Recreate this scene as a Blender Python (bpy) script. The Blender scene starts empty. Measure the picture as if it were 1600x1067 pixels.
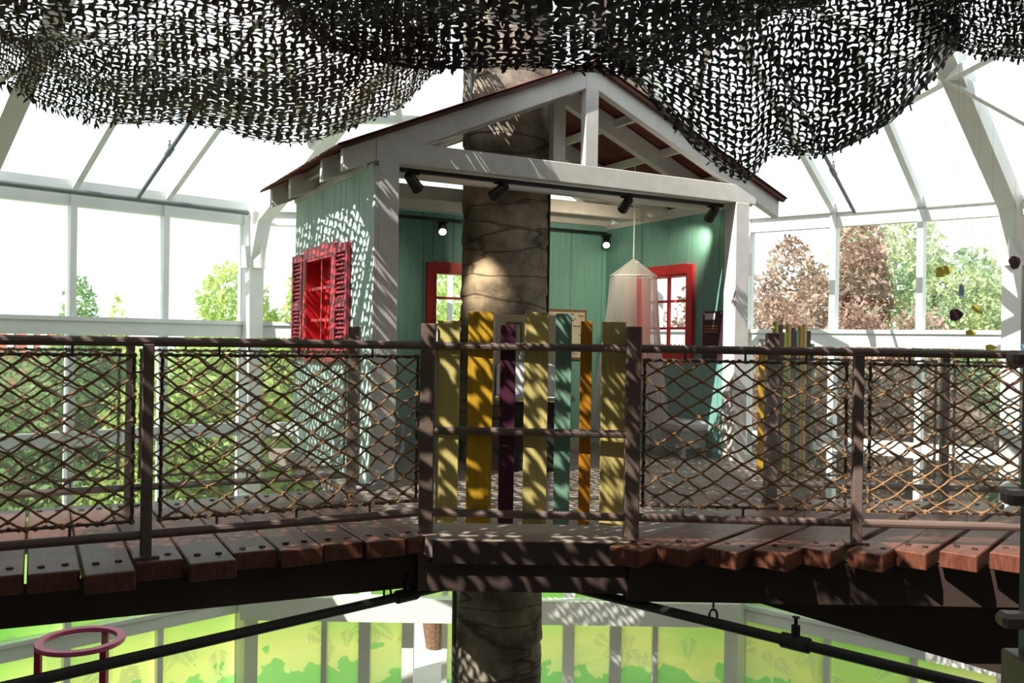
import bpy, bmesh, math, random
import numpy as np
from mathutils import Vector, Matrix

random.seed(7)
rng = np.random.default_rng(7)
scn = bpy.context.scene
COL = scn.collection

# ------------------------------------------------------------------ camera
F_PX, EYE, ROLL = 1400.0, 1.10, 0.0157
cam_d = bpy.data.cameras.new('camera')
cam_d.lens = F_PX / 1600 * 36
cam_d.sensor_width = 36
cam_d.clip_end = 2000
cam_d.clip_start = 0.05
cam = bpy.data.objects.new('camera', cam_d)
COL.objects.link(cam)
cr, sr = math.cos(ROLL), math.sin(ROLL)
cam.matrix_world = Matrix(((cr, -sr, 0, 0), (0, 0, -1, 0), (sr, cr, 0, EYE), (0, 0, 0, 1)))
scn.camera = cam

def W(px, py, Y):
    """photo pixel at depth Y -> point in the place"""
    dx, dy = px - 800, py - 533.5
    u, v = dx * cr + dy * sr, -dx * sr + dy * cr
    return Vector((u * Y / F_PX, Y, EYE - v * Y / F_PX))

# ------------------------------------------------------------------ sky, sun, exposure
world = bpy.data.worlds.new('world')
scn.world = world
world.use_nodes = True
bg = world.node_tree.nodes['Background']
bg.inputs[0].default_value = (0.93, 0.975, 1.0, 1)
bg.inputs[1].default_value = 1.30
sun_d = bpy.data.lights.new('sun', 'SUN')
sun_d.energy = 9.0
sun_d.angle = math.radians(0.3)
sun_d.color = (1.0, 0.94, 0.84)
sun = bpy.data.objects.new('sun', sun_d)
COL.objects.link(sun)
sdir = Vector((0.765 * 0.67, 0.645 * 0.67, -0.74)).normalized()      # travel direction of the light
sun.rotation_euler = sdir.to_track_quat('-Z', 'Y').to_euler()
vs = scn.view_settings
vs.view_transform = 'Standard'
vs.look = 'None'
vs.exposure = 0.12
vs.gamma = 1.0
vs.use_curve_mapping = False
scn.cycles.transparent_max_bounces = 40
scn.cycles.max_bounces = 8

# ------------------------------------------------------------------ materials
MATS = {}
def mat(name, col, rough=0.6, var=0.0, scale=6.0, bump=0.0, stretch=(1, 1, 1), rot=0.0, metal=0.0, col2=None, spec=0.5):
    if name in MATS: return MATS[name]
    m = bpy.data.materials.new(name); m.use_nodes = True
    nt = m.node_tree; b = nt.nodes['Principled BSDF']
    b.inputs['Roughness'].default_value = rough
    b.inputs['Metallic'].default_value = metal
    b.inputs['Specular IOR Level'].default_value = spec
    c = (*col, 1)
    b.inputs['Base Color'].default_value = c
    if var > 0 or bump > 0 or col2:
        tc = nt.nodes.new('ShaderNodeTexCoord')
        mp = nt.nodes.new('ShaderNodeMapping')
        mp.inputs['Rotation'].default_value = (0, 0, rot)
        mp2 = nt.nodes.new('ShaderNodeMapping')
        mp2.inputs['Scale'].default_value = stretch
        n = nt.nodes.new('ShaderNodeTexNoise')
        n.inputs['Scale'].default_value = scale
        n.inputs['Detail'].default_value = 6
        nt.links.new(tc.outputs['Object'], mp.inputs[0])
        nt.links.new(mp.outputs[0], mp2.inputs[0])
        nt.links.new(mp2.outputs[0], n.inputs['Vector'])
        r = nt.nodes.new('ShaderNodeValToRGB')
        c2 = col2 or tuple(max(0, x * (1 - var)) for x in col)
        c1 = tuple(min(1, x * (1 + var)) for x in col) if not col2 else col
        r.color_ramp.elements[0].position = 0.35; r.color_ramp.elements[0].color = (*c2, 1)
        r.color_ramp.elements[1].position = 0.65; r.color_ramp.elements[1].color = (*c1, 1)
        nt.links.new(n.outputs['Fac'], r.inputs[0])
        nt.links.new(r.outputs[0], b.inputs['Base Color'])
        if bump > 0:
            bp = nt.nodes.new('ShaderNodeBump')
            bp.inputs['Strength'].default_value = bump
            bp.inputs['Distance'].default_value = 0.02
            nt.links.new(n.outputs['Fac'], bp.inputs['Height'])
            nt.links.new(bp.outputs[0], b.inputs['Normal'])
    MATS[name] = m
    return m

def glassy(name, tint=(1, 1, 1), gloss=0.05, haze=0.0, hazecol=(0.8, 0.85, 0.85)):
    m = bpy.data.materials.new(name); m.use_nodes = True
    nt = m.node_tree; nt.nodes.clear()
    out = nt.nodes.new('ShaderNodeOutputMaterial')
    t = nt.nodes.new('ShaderNodeBsdfTransparent'); t.inputs[0].default_value = (*tint, 1)
    g = nt.nodes.new('ShaderNodeBsdfGlossy'); g.inputs['Roughness'].default_value = 0.03
    mx = nt.nodes.new('ShaderNodeMixShader'); mx.inputs[0].default_value = gloss
    nt.links.new(t.outputs[0], mx.inputs[1]); nt.links.new(g.outputs[0], mx.inputs[2])
    last = mx
    if haze > 0:
        d = nt.nodes.new('ShaderNodeBsdfTranslucent'); d.inputs[0].default_value = (*hazecol, 1)
        m2 = nt.nodes.new('ShaderNodeMixShader'); m2.inputs[0].default_value = haze
        nt.links.new(mx.outputs[0], m2.inputs[1]); nt.links.new(d.outputs[0], m2.inputs[2]); last = m2
    nt.links.new(last.outputs[0], out.inputs[0])
    return m

def sheer(name, col, clear):
    m = bpy.data.materials.new(name); m.use_nodes = True
    nt = m.node_tree; nt.nodes.clear()
    out = nt.nodes.new('ShaderNodeOutputMaterial')
    t = nt.nodes.new('ShaderNodeBsdfTransparent')
    d = nt.nodes.new('ShaderNodeBsdfDiffuse'); d.inputs[0].default_value = (*col, 1)
    l = nt.nodes.new('ShaderNodeBsdfTranslucent'); l.inputs[0].default_value = (*col, 1)
    a = nt.nodes.new('ShaderNodeMixShader'); a.inputs[0].default_value = 0.5
    nt.links.new(d.outputs[0], a.inputs[1]); nt.links.new(l.outputs[0], a.inputs[2])
    mx = nt.nodes.new('ShaderNodeMixShader'); mx.inputs[0].default_value = 1 - clear
    nt.links.new(t.outputs[0], mx.inputs[1]); nt.links.new(a.outputs[0], mx.inputs[2])
    nt.links.new(mx.outputs[0], out.inputs[0])
    return m

def leafy(name, c1, c2, trans=0.45):
    m = bpy.data.materials.new(name); m.use_nodes = True
    nt = m.node_tree; nt.nodes.clear()
    out = nt.nodes.new('ShaderNodeOutputMaterial')
    tc = nt.nodes.new('ShaderNodeTexCoord')
    n = nt.nodes.new('ShaderNodeTexNoise'); n.inputs['Scale'].default_value = 1.6; n.inputs['Detail'].default_value = 5
    nt.links.new(tc.outputs['Object'], n.inputs['Vector'])
    r = nt.nodes.new('ShaderNodeValToRGB')
    r.color_ramp.elements[0].position = 0.38; r.color_ramp.elements[0].color = (*c2, 1)
    r.color_ramp.elements[1].position = 0.62; r.color_ramp.elements[1].color = (*c1, 1)
    nt.links.new(n.outputs['Fac'], r.inputs[0])
    d = nt.nodes.new('ShaderNodeBsdfDiffuse'); l = nt.nodes.new('ShaderNodeBsdfTranslucent')
    nt.links.new(r.outputs[0], d.inputs[0]); nt.links.new(r.outputs[0], l.inputs[0])
    mx = nt.nodes.new('ShaderNodeMixShader'); mx.inputs[0].default_value = trans
    nt.links.new(d.outputs[0], mx.inputs[1]); nt.links.new(l.outputs[0], mx.inputs[2])
    nt.links.new(mx.outputs[0], out.inputs[0])
    return m

def film_mat():
    """printed window film: green at the top, yellow in the middle, darker plants printed along the bottom"""
    m = bpy.data.materials.new('printed_film'); m.use_nodes = True
    nt = m.node_tree; nt.nodes.clear(); N = nt.nodes.new; L = nt.links.new
    out = N('ShaderNodeOutputMaterial')
    tc = N('ShaderNodeTexCoord'); sp = N('ShaderNodeSeparateXYZ')
    L(tc.outputs['Object'], sp.inputs[0])
    n = N('ShaderNodeTexNoise'); n.inputs['Scale'].default_value = 0.55; n.inputs['Detail'].default_value = 1
    L(tc.outputs['Object'], n.inputs['Vector'])
    mr = N('ShaderNodeMapRange'); mr.inputs[1].default_value = -4.0; mr.inputs[2].default_value = -1.2
    L(sp.outputs['Z'], mr.inputs[0])
    ad = N('ShaderNodeMath'); ad.operation = 'MULTIPLY_ADD'; ad.inputs[1].default_value = 0.9; ad.inputs[2].default_value = -0.45
    L(n.outputs['Fac'], ad.inputs[0])
    a2 = N('ShaderNodeMath'); a2.operation = 'ADD'; L(mr.outputs[0], a2.inputs[0]); L(ad.outputs[0], a2.inputs[1])
    r = N('ShaderNodeValToRGB'); e = r.color_ramp.elements
    e[0].position = 0.0; e[0].color = (0.82, 0.96, 0.60, 1)
    e[1].position = 0.28; e[1].color = (0.95, 0.97, 0.56, 1)
    for p, c in ((0.5, (0.74, 0.93, 0.46, 1)), (0.75, (0.50, 0.82, 0.36, 1)), (1.0, (0.78, 0.95, 0.50, 1))):
        x = e.new(p); x.color = c
    L(a2.outputs[0], r.inputs[0])
    # printed plants along the bottom: height threshold with a lumpy outline
    v = N('ShaderNodeTexNoise'); v.inputs['Scale'].default_value = 2.6; v.inputs['Detail'].default_value = 3; L(tc.outputs['Object'], v.inputs['Vector'])
    th = N('ShaderNodeMath'); th.operation = 'MULTIPLY_ADD'; th.inputs[1].default_value = 1.7; th.inputs[2].default_value = -4.36
    L(v.outputs['Fac'], th.inputs[0])
    lt = N('ShaderNodeMath'); lt.operation = 'LESS_THAN'; L(sp.outputs['Z'], lt.inputs[0]); L(th.outputs[0], lt.inputs[1])
    mx = N('ShaderNodeMixRGB'); mx.inputs[2].default_value = (0.48, 0.82, 0.42, 1)
    ml = N('ShaderNodeMath'); ml.operation = 'MULTIPLY'; ml.inputs[1].default_value = 0.75; L(lt.outputs[0], ml.inputs[0])
    L(ml.outputs[0], mx.inputs[0]); L(r.outputs[0], mx.inputs[1])
    t = N('ShaderNodeBsdfTranslucent'); L(mx.outputs[0], t.inputs[0])
    tr = N('ShaderNodeBsdfTransparent'); L(mx.outputs[0], tr.inputs[0])
    ms = N('ShaderNodeMixShader'); ms.inputs[0].default_value = 0.22
    L(t.outputs[0], ms.inputs[1]); L(tr.outputs[0], ms.inputs[2])
    L(ms.outputs[0], out.inputs[0])
    return m

def emit(name, col, s):
    m = bpy.data.materials.new(name); m.use_nodes = True
    b = m.node_tree.nodes['Principled BSDF']
    b.inputs['Emission Color'].default_value = (*col, 1); b.inputs['Emission Strength'].default_value = s
    return m

M_FRAME = mat('white_aluminium', (0.80, 0.82, 0.82), 0.45, 0.03, 3)
M_STEEL = mat('white_painted_steel', (0.82, 0.82, 0.79), 0.5, 0.03, 2)
M_GLASS = glassy('window_glass', (0.97, 0.99, 0.985), 0.05)
M_ACRYL = glassy('clear_acrylic', (0.985, 0.99, 0.99), 0.04, 0.055)
M_FILM = film_mat()
M_FROND = sheer('cut_out_daylight', (0.95, 0.97, 0.95), 0.55)
M_WOODW = mat('white_painted_timber', (0.77, 0.755, 0.73), 0.55, 0.05, 9, 0.05)
M_OUT = mat('weathered_mint_paint', (0.72, 0.88, 0.80), 0.7, 0, 5, 0.15, (7, 7, 0.8), 0, 0, (0.52, 0.78, 0.68))
M_IN = mat('teal_paint', (0.21, 0.47, 0.415), 0.6, 0, 4, 0.12, (8, 8, 0.7), 0, 0, (0.17, 0.41, 0.36))
M_RED = mat('red_paint', (0.62, 0.03, 0.04), 0.45, 0.08, 10)
M_SHUT = mat('crimson_shutter_paint', (0.48, 0.045, 0.08), 0.5, 0.1, 10)
M_ROOF = mat('rust_red_corrugated', (0.17, 0.035, 0.025), 0.55, 0.3, 5)
M_RUST = mat('dark_roof_edge', (0.10, 0.035, 0.022), 0.7, 0.3, 8)
M_BROWN = mat('brown_painted_steel', (0.165, 0.115, 0.098), 0.42, 0.08, 6)
M_BEAM = mat('dark_brown_beam', (0.05, 0.032, 0.026), 0.6, 0.1, 5)
M_PLANKL = mat('redwood_stain_across', (0.165, 0.060, 0.040), 0.36, 0, 5, 0.12, (12, 1, 3), -0.49, 0, (0.10, 0.034, 0.022))
M_PLANKR = mat('redwood_stain_along', (0.18, 0.064, 0.040), 0.36, 0, 5, 0.12, (12, 1, 3), 0.68, 0, (0.11, 0.036, 0.022))
M_FASC = mat('dark_fascia_paint', (0.075, 0.050, 0.042), 0.5, 0.08, 5)
M_BOLT = mat('dark_bolt', (0.03, 0.018, 0.014), 0.6)
M_DECK = mat('grey_brown_deck_coating', (0.31, 0.25, 0.21), 0.75, 0.15, 3, 0.1)
M_ROPE = mat('jute_rope', (0.27, 0.150, 0.072), 0.9, 0.25, 40, 0.3)
M_ROD = mat('bronze_rod', (0.07, 0.052, 0.046), 0.4)
M_NET = mat('camouflage_cloth', (0.085, 0.062, 0.040), 0.9, 0, 1.7, 0, (1, 1, 1), 0, 0, (0.028, 0.025, 0.022))
M_NETB = mat('camouflage_cloth_dark', (0.030, 0.030, 0.030), 0.85, 0, 2.1, 0, (1, 1, 1), 0, 0, (0.014, 0.016, 0.018))
M_PIPE = mat('black_pipe', (0.022, 0.020, 0.019), 0.4)
M_GREYPIPE = mat('grey_pipe', (0.13, 0.15, 0.155), 0.4)
M_BLACK = mat('black_metal', (0.012, 0.012, 0.013), 0.4)
M_CHROME = mat('chrome', (0.8, 0.8, 0.8), 0.12, metal=1.0)

def trunk_mat():
    m = bpy.data.materials.new('sculpted_bark'); m.use_nodes = True
    nt = m.node_tree; b = nt.nodes['Principled BSDF']; N = nt.nodes.new; L = nt.links.new
    b.inputs['Roughness'].default_value = 0.85
    tc = N('ShaderNodeTexCoord')
    n = N('ShaderNodeTexNoise'); n.inputs['Scale'].default_value = 2.6; n.inputs['Detail'].default_value = 9; n.inputs['Roughness'].default_value = 0.65
    L(tc.outputs['Object'], n.inputs['Vector'])
    r = N('ShaderNodeValToRGB'); e = r.color_ramp.elements
    e[0].position = 0.34; e[0].color = (0.085, 0.074, 0.062, 1)
    e[1].position = 0.66; e[1].color = (0.46, 0.40, 0.31, 1)
    x = e.new(0.5); x.color = (0.27, 0.23, 0.18, 1)
    L(n.outputs['Fac'], r.inputs[0])
    mp = N('ShaderNodeMapping'); mp.inputs['Scale'].default_value = (0.55, 0.55, 3.2)
    L(tc.outputs['Object'], mp.inputs[0])
    v = N('ShaderNodeTexVoronoi'); v.feature = 'DISTANCE_TO_EDGE'; v.inputs['Scale'].default_value = 1.1
    n2 = N('ShaderNodeTexNoise'); n2.inputs['Scale'].default_value = 3.0
    L(mp.outputs[0], n2.inputs['Vector'])
    ad = N('ShaderNodeMixRGB'); ad.blend_type = 'ADD'; ad.inputs[0].default_value = 0.35
    L(mp.outputs[0], ad.inputs[1]); L(n2.outputs['Color'], ad.inputs[2])
    L(ad.outputs[0], v.inputs['Vector'])
    cr_ = N('ShaderNodeValToRGB'); cr_.color_ramp.elements[0].position = 0.0; cr_.color_ramp.elements[0].color = (0.30, 0.27, 0.25, 1)
    cr_.color_ramp.elements[1].position = 0.035; cr_.color_ramp.elements[1].color = (1, 1, 1, 1)
    L(v.outputs['Distance'], cr_.inputs[0])
    mu = N('ShaderNodeMixRGB'); mu.blend_type = 'MULTIPLY'; mu.inputs[0].default_value = 1
    L(r.outputs[0], mu.inputs[1]); L(cr_.outputs[0], mu.inputs[2])
    L(mu.outputs[0], b.inputs['Base Color'])
    bp = N('ShaderNodeBump'); bp.inputs['Strength'].default_value = 0.8; bp.inputs['Distance'].default_value = 0.03
    L(mu.outputs[0], bp.inputs['Height']); L(bp.outputs[0], b.inputs['Normal'])
    return m
M_TRUNK = trunk_mat()

# ------------------------------------------------------------------ mesh helpers
WORLD = lambda s, w, z: Vector((s, w, z))
def frame(ox, oy, e1, e2, oz=0.0):
    e1 = Vector(e1).normalized(); e2 = Vector(e2).normalized()
    return lambda s, w, z: Vector((ox + e1.x * s + e2.x * w, oy + e1.y * s + e2.y * w, oz + z))

class MB:
    def __init__(self): self.v = []; self.f = []
    def add(self, vs, fs):
        o = len(self.v); self.v += [tuple(p) for p in vs]; self.f += [tuple(i + o for i in f) for f in fs]; return self
    def box(self, s0, s1, w0, w1, z0, z1, F=WORLD):
        p = [F(s, w, z) for z in (z0, z1) for w in (w0, w1) for s in (s0, s1)]
        return self.add(p, [(0, 2, 3, 1), (4, 5, 7, 6), (0, 1, 5, 4), (2, 6, 7, 3), (0, 4, 6, 2), (1, 3, 7, 5)])
    def prism(self, poly, w0, w1, F=WORLD, axis='w'):
        n = len(poly)
        if axis == 'w': p = [F(s, w, z) for w in (w0, w1) for s, z in poly]
        elif axis == 's': p = [F(w, s, z) for w in (w0, w1) for s, z in poly]
        else: p = [F(s, t, w) for w in (w0, w1) for s, t in poly]
        return self.add(p, [tuple(range(n))[::-1], tuple(range(n, 2 * n))] + [(i, (i + 1) % n, n + (i + 1) % n, n + i) for i in range(n)])
    def tube(self, path, r, k=8, cap=True):
        path = [Vector(p) for p in path]; rings = []
        rad = r if isinstance(r, (list, tuple)) else [r] * len(path)
        up0 = None
        for i, p in enumerate(path):
            d = (path[min(i + 1, len(path) - 1)] - path[max(i - 1, 0)]).normalized()
            up = Vector((0, 0, 1)) if abs(d.z) < 0.9 else Vector((1, 0, 0))
            a = d.cross(up).normalized(); b = a.cross(d).normalized()
            rings.append([p + (a * math.cos(t) + b * math.sin(t)) * rad[i] for t in [2 * math.pi * j / k for j in range(k)]])
        vs_ = [q for rg in rings for q in rg]; fs = []
        for i in range(len(path) - 1):
            for j in range(k):
                fs.append((i * k + j, i * k + (j + 1) % k, (i + 1) * k + (j + 1) % k, (i + 1) * k + j))
        if cap: fs.append(tuple(range(k))[::-1]); fs.append(tuple((len(path) - 1) * k + j for j in range(k)))
        return self.add(vs_, fs)
    def beam(self, a, b, wid, hei, up=Vector((0, 0, 1))):
        a, b = Vector(a), Vector(b); d = (b - a).normalized(); s = d.cross(up).normalized(); u = s.cross(d).normalized()
        p = [q + s * (sx * wid / 2) + u * (sz * hei / 2) for q in (a, b) for sx, sz in ((-1, -1), (1, -1), (1, 1), (-1, 1))]
        return self.add(p, [(0, 1, 2, 3), (7, 6, 5, 4), (0, 4, 5, 1), (1, 5, 6, 2), (2, 6, 7, 3), (3, 7, 4, 0)])
    def blob(self, c, r, k=6):
        c = Vector(c); vs_ = [c + Vector((0, 0, r))]
        for zz, rr in ((0.5, 0.87), (-0.5, 0.87)):
            for j in range(k):
                t = 2 * math.pi * j / k; vs_.append(c + Vector((math.cos(t) * rr * r, math.sin(t) * rr * r, zz * r)))
        vs_.append(c - Vector((0, 0, r)))
        fs = [(0, 1 + j, 1 + (j + 1) % k) for j in range(k)] + [(1 + j, 1 + k + j, 1 + k + (j + 1) % k, 1 + (j + 1) % k) for j in range(k)]
        fs += [(2 * k + 1, 1 + k + (j + 1) % k, 1 + k + j) for j in range(k)]
        return self.add(vs_, fs)
    def lathe(self, prof, c, k=24, F=None):
        c = Vector(c); vs_ = []
        for r, z in prof:
            for j in range(k):
                t = 2 * math.pi * j / k; vs_.append(c + Vector((math.cos(t) * r, math.sin(t) * r, z)))
        fs = [(i * k + j, i * k + (j + 1) % k, (i + 1) * k + (j + 1) % k, (i + 1) * k + j) for i in range(len(prof) - 1) for j in range(k)]
        return self.add(vs_, fs)
    def build(self, name, m, parent=None, bevel=0.0, smooth=False):
        me = bpy.data.meshes.new(name); me.from_pydata(self.v, [], self.f)
        bm = bmesh.new(); bm.from_mesh(me)
        bmesh.ops.recalc_face_normals(bm, faces=bm.faces)
        if bevel > 0: bmesh.ops.bevel(bm, geom=bm.edges[:], offset=bevel, segments=1, affect='EDGES')
        bm.to_mesh(me); bm.free()
        if smooth: me.shade_smooth()
        me.materials.append(m)
        return link(bpy.data.objects.new(name, me), parent)

def link(o, parent=None):
    COL.objects.link(o)
    if parent is not None:
        o.parent = parent
        if parent.type == 'EMPTY': o.matrix_parent_inverse = Matrix.Translation(-parent.location)
    return o

def tag(o, label, cat=None, group=None, kind=None):
    o['label'] = label
    if cat: o['category'] = cat
    if group: o['group'] = group
    if kind: o['kind'] = kind
    return o

def thing(name, loc, label, cat, group=None, kind=None):
    o = bpy.data.objects.new(name, None); o.location = loc; o.empty_display_size = 0.1
    COL.objects.link(o)
    return tag(o, label, cat, group, kind)

def struct(name, loc, label, cat='wall'):
    return thing(name, loc, label, cat, None, 'structure')

# ================================================================== THE SETTING
GZ = -4.2
gm = mat('lawn', (0.26, 0.44, 0.12), 0.9, 0.35, 0.8)
o = MB().box(-150, 150, 13.0, 400, GZ - 0.3, GZ - 0.03).build('ground', gm); tag(o, 'green lawn outside beyond the glass walls', 'lawn', kind='structure')
o = MB().box(-5, 3.2, 12.7, 24, GZ - 0.2, GZ - 0.01).build('patio', mat('patio_concrete', (0.55, 0.54, 0.52), 0.85, 0.12, 1.5)); tag(o, 'pale concrete patio outside the open glass door', 'patio', kind='structure')
o = MB().box(-13, 13, -3, 12.6, GZ - 0.2, GZ).build('floor', mat('lower_floor', (0.36, 0.32, 0.28), 0.6, 0.1, 2)); tag(o, 'beige floor of the level below the footbridges', 'floor', kind='structure')
o = MB().box(-13, 13, -3.2, -3.0, GZ, 5.4).build('wall_front', mat('dimming_plaster', (0.22, 0.19, 0.165), 0.8, 0.05, 2)); tag(o, 'unseen tan wall of the main building behind the viewer, added to cut the light', 'wall', kind='structure')  # unseen wall, added to cut light from behind the viewer
o = MB().box(-13, 13, -3.2, 1.5, 5.2, 5.4).build('ceiling', mat('dimming_ceiling', (0.25, 0.24, 0.22), 0.8, 0.04, 2)); tag(o, 'unseen solid ceiling of the main building behind the viewer, added to cut the light', 'ceiling', kind='structure')  # unseen solid ceiling, added to hold back sky light from behind

# glass walls: frames given by corner, direction along the wall, inward normal
CL, CRt = Vector((-3.73, 12.5)), Vector((3.26, 12.5))
dL = Vector((-0.716, -0.698)).normalized(); nL = Vector((0.698, -0.716)).normalized()
dR = Vector((0.778, -0.629)).normalized(); nR = Vector((-0.629, -0.778)).normalized()
FL = frame(CL.x, CL.y, dL, nL)
FR = frame(CRt.x, CRt.y, dR, nR)
FB = frame(CL.x, CL.y, (1, 0), (0, -1))
EAVE, SLOPE = 2.86, 0.50
LEV = [(-4.2, -2.70, 'film'), (-2.48, -1.32, 'film'), (-1.20, -0.26, 'clear'), (-0.08, 1.10, 'clear'), (1.32, 2.66, 'clear')]
BANDS = [(-2.70, -2.48), (-1.32, -1.20), (-0.26, -0.08), (1.10, 1.32), (2.66, 2.86)]

def frond(par, F, s, z, size, ang, q=0.012):
    mb = MB(); ca, sa = math.cos(ang), math.sin(ang)
    for i in range(7):
        t = 0.15 + i * 0.13; ln = size * (0.55 - 0.05 * i)
        for sd in (-1, 1):
            a = ang + sd * (0.9 - 0.06 * i); bx, bz = s + ca * size * t, z + sa * size * t
            ex, ez = bx + math.cos(a) * ln, bz + math.sin(a) * ln
            nx, nz = -math.sin(a) * ln * 0.13, math.cos(a) * ln * 0.13
            mx_, mz_ = (bx + ex) / 2, (bz + ez) / 2
            mb.add([F(bx, q, bz), F(mx_ + nx, q, mz_ + nz), F(ex, q, ez), F(mx_ - nx, q, mz_ - nz)], [(0, 1, 2, 3)])
    return mb.build('frond_daylight', M_FROND, par)  # pale leaflets stand for bright daylight seen through cut-outs in the film

def glass_wall(name, F, stops, label, thick=(), fronds=(), door=None):
    """stops: mullion positions along the wall; one pane in each bay and level"""
    root = struct(name, F(stops[0], 0, GZ), label)
    for s in stops:
        w = 0.16 if s in thick else 0.075
        MB().box(s - w / 2, s + w / 2, -0.07, 0.09, GZ, EAVE, F).build('mullion', M_FRAME, root)
    for z0, z1 in BANDS:
        MB().box(stops[0], stops[-1], -0.05, 0.07 if z1 - z0 < 0.2 else 0.11, z0, z1, F).build('rail', M_FRAME, root)
        if z1 - z0 >= 0.2: MB().box(stops[0], stops[-1], 0.11, 0.135, z1 - 0.05, z1, F).build('rail_lip', M_FRAME, root)
    for a, b in zip(stops[:-1], stops[1:]):
        for z0, z1, kd in LEV:
            if door and abs(a - door) < 0.01 and z0 == -4.2: continue
            pn = MB().box(a + 0.03, b - 0.03, -0.004, 0.004, z0, z1, F).build('pane' if kd == 'clear' else 'film_pane', M_GLASS if kd == 'clear' else M_FILM, root)
    for s, z, sz, an in fronds: frond(root, F, s, z, sz, an)
    return root

rf = random.Random(3)
def fr_list(s0, s1, n, z=-2.85):
    return [(rf.uniform(s0, s1), z - rf.uniform(0, 0.35), rf.uniform(0.22, 0.4), rf.choice((-2.6, -0.6, -1.6, -2.2, -1.0))) for _ in range(n)]
sl = [0, 1.16, 2.30, 3.40]
glass_wall('wall_left', FL, sl, 'white framed glass wall to the left of the playhouse', (0, 3.40), fr_list(0.2, 3.2, 9) + fr_list(0.2, 3.2, 6, -2.1))
srr = [0, 1.22, 2.29, 3.36]
glass_wall('wall_right', FR, srr, 'white framed glass wall to the right of the playhouse', (0, 3.36), fr_list(0.2, 3.2, 9) + fr_list(0.2, 3.2, 7, -2.1))
sb = [0, 1.19, 1.75, 2.35, 2.86, 3.9, 4.58, 5.23, 5.78, 6.99]
glass_wall('wall_back', FB, sb, 'white framed glass wall behind the tree trunk, its door standing open', (1.75, 2.35, 4.58, 5.23), fr_list(0.3, 2.3, 7) + fr_list(4.7, 6.8, 8), door=2.35)
VL = FL(3.40, 0, 0); VR = FR(3.36, 0, 0)
FL2 = frame(VL.x, VL.y, (-0.05, -1), (1, -0.05)); FR2 = frame(VR.x, VR.y, (0.05, -1), (-1, -0.05))
st2 = [0, 1.6, 3.2, 4.8, 6.4, 8.0, 9.6]
for nm_, F_, lb_ in (('wall_left_dimming', FL2, 'unseen tan side wall on the near left, added to cut the light'), ('wall_right_dimming', FR2, 'unseen tan side wall on the near right, added to cut the light')):
    tag(MB().box(0.15, 13.4, -0.15, 0.0, GZ, EAVE - 0.02, F_).build(nm_, MATS['dimming_plaster']), lb_, 'wall', kind='structure')  # solid out-of-view walls in place of glazing, added to lower the ambient light

# sloping glass roof
QMAX = 4.6
def roof(name, F, stops, label, hip0=None, hip1=None, thick=()):
    root = struct(name, F(stops[0], 0, EAVE), label, 'ceiling')
    S0, S1 = stops[0], stops[-1]
    def qm(s):
        q = QMAX
        if hip0: q = min(q, max(0.0, (s - S0)) * hip0)
        if hip1: q = min(q, max(0.0, (S1 - s)) * hip1)
        return q
    R = lambda s, q, h=0.0: F(s, q, EAVE + q * SLOPE + h)
    for s in stops:
        q = qm(s)
        if q > 0.3: MB().beam(R(s, 0), R(s, q), 0.07, 0.11).build('rafter', M_FRAME, root)
    MB().box(S0, S1, -0.02, 0.12, EAVE - 0.02, EAVE + 0.1, F).build('eave_rail', M_FRAME, root)
    for qp in (1.75, 3.5):
        a, b = S0, S1
        if hip0: a = S0 + qp / hip0
        if hip1: b = S1 - qp / hip1
        if b - a > 0.3: MB().beam(R(a, qp), R(b, qp), 0.10, 0.09).build('purlin', M_FRAME, root)
    for a, b in zip(stops[:-1], stops[1:]):
        qa, qb = qm(a), qm(b)
        pts = [R(a, 0.05, 0.05), R(b, 0.05, 0.05)]
        if qb > 0.1: pts.append(R(b, qb, 0.05))
        mid = None
        if qa > 0.1: pts.append(R(a, qa, 0.05))
        if len(pts) < 3: continue
        t = Vector((0, 0, 0.008)); n = len(pts)
        mb = MB().add(pts + [p + t for p in pts], [tuple(range(n))[::-1], tuple(range(n, 2 * n))] + [(i, (i + 1) % n, n + (i + 1) % n, n + i) for i in range(n)])
        mb.build('roof_pane', M_GLASS, root)
    return root
H = 2.41
roof('ceiling_left', FL, sl, 'sloping white framed glass roof above the left glass wall', H, H)
roof('ceiling_right', FR, srr, 'sloping white framed glass roof above the right glass wall', H, H)
roof('ceiling_back', FB, [0, 1.19, 2.35, 3.5, 4.6, 5.78, 6.99], 'sloping white framed glass roof behind the playhouse', H, H)
roof('ceiling_left_near', FL2, st2, 'sloping white framed glass roof overhead on the near left', H, None)
roof('ceiling_right_near', FR2, st2, 'sloping white framed glass roof overhead on the near right', H, None)

# structural steel ribs: post, haunch and sloping arm
def rib(name, V, n, label, slope=0.54, ln=5.0):
    root = struct(name, (V.x, V.y, GZ), label, 'column')
    n = Vector((n[0], n[1], 0)).normalized(); V = Vector((V.x, V.y, 0)) + n * 0.22
    up = Vector((0, 0, 1)); d = (n + up * slope).normalized()
    MB().beam(V + up * GZ, V + up * 2.22, 0.2, 0.2, up=n).build('column', M_STEEL, root)
    k = V + up * 2.22; e = k + n * 0.22 + up * 0.55
    MB().beam(k - up * 0.05, e + (e - k).normalized() * 0.04, 0.2, 0.2, up=n).build('haunch', M_STEEL, root)
    MB().beam(e - d * 0.12, e + d * ln, 0.2, 0.24).build('arm', M_STEEL, root)
    MB().box(-0.13, 0.13, -0.13, 0.13, 2.05, 2.35, frame(V.x, V.y, (1, 0), (0, 1))).build('gusset', M_STEEL, root)
rib('trim_1', CL, nL, 'white steel rib at the corner left of the playhouse')
rib('trim_2', VL, nL, 'white steel rib at the far left edge of the picture')
rib('trim_3', VR, (-0.69, -0.72), 'white steel rib at the right edge of the picture')
rib('trim_4', CRt, nR, 'white steel rib in the corner hidden right of the playhouse')
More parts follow.
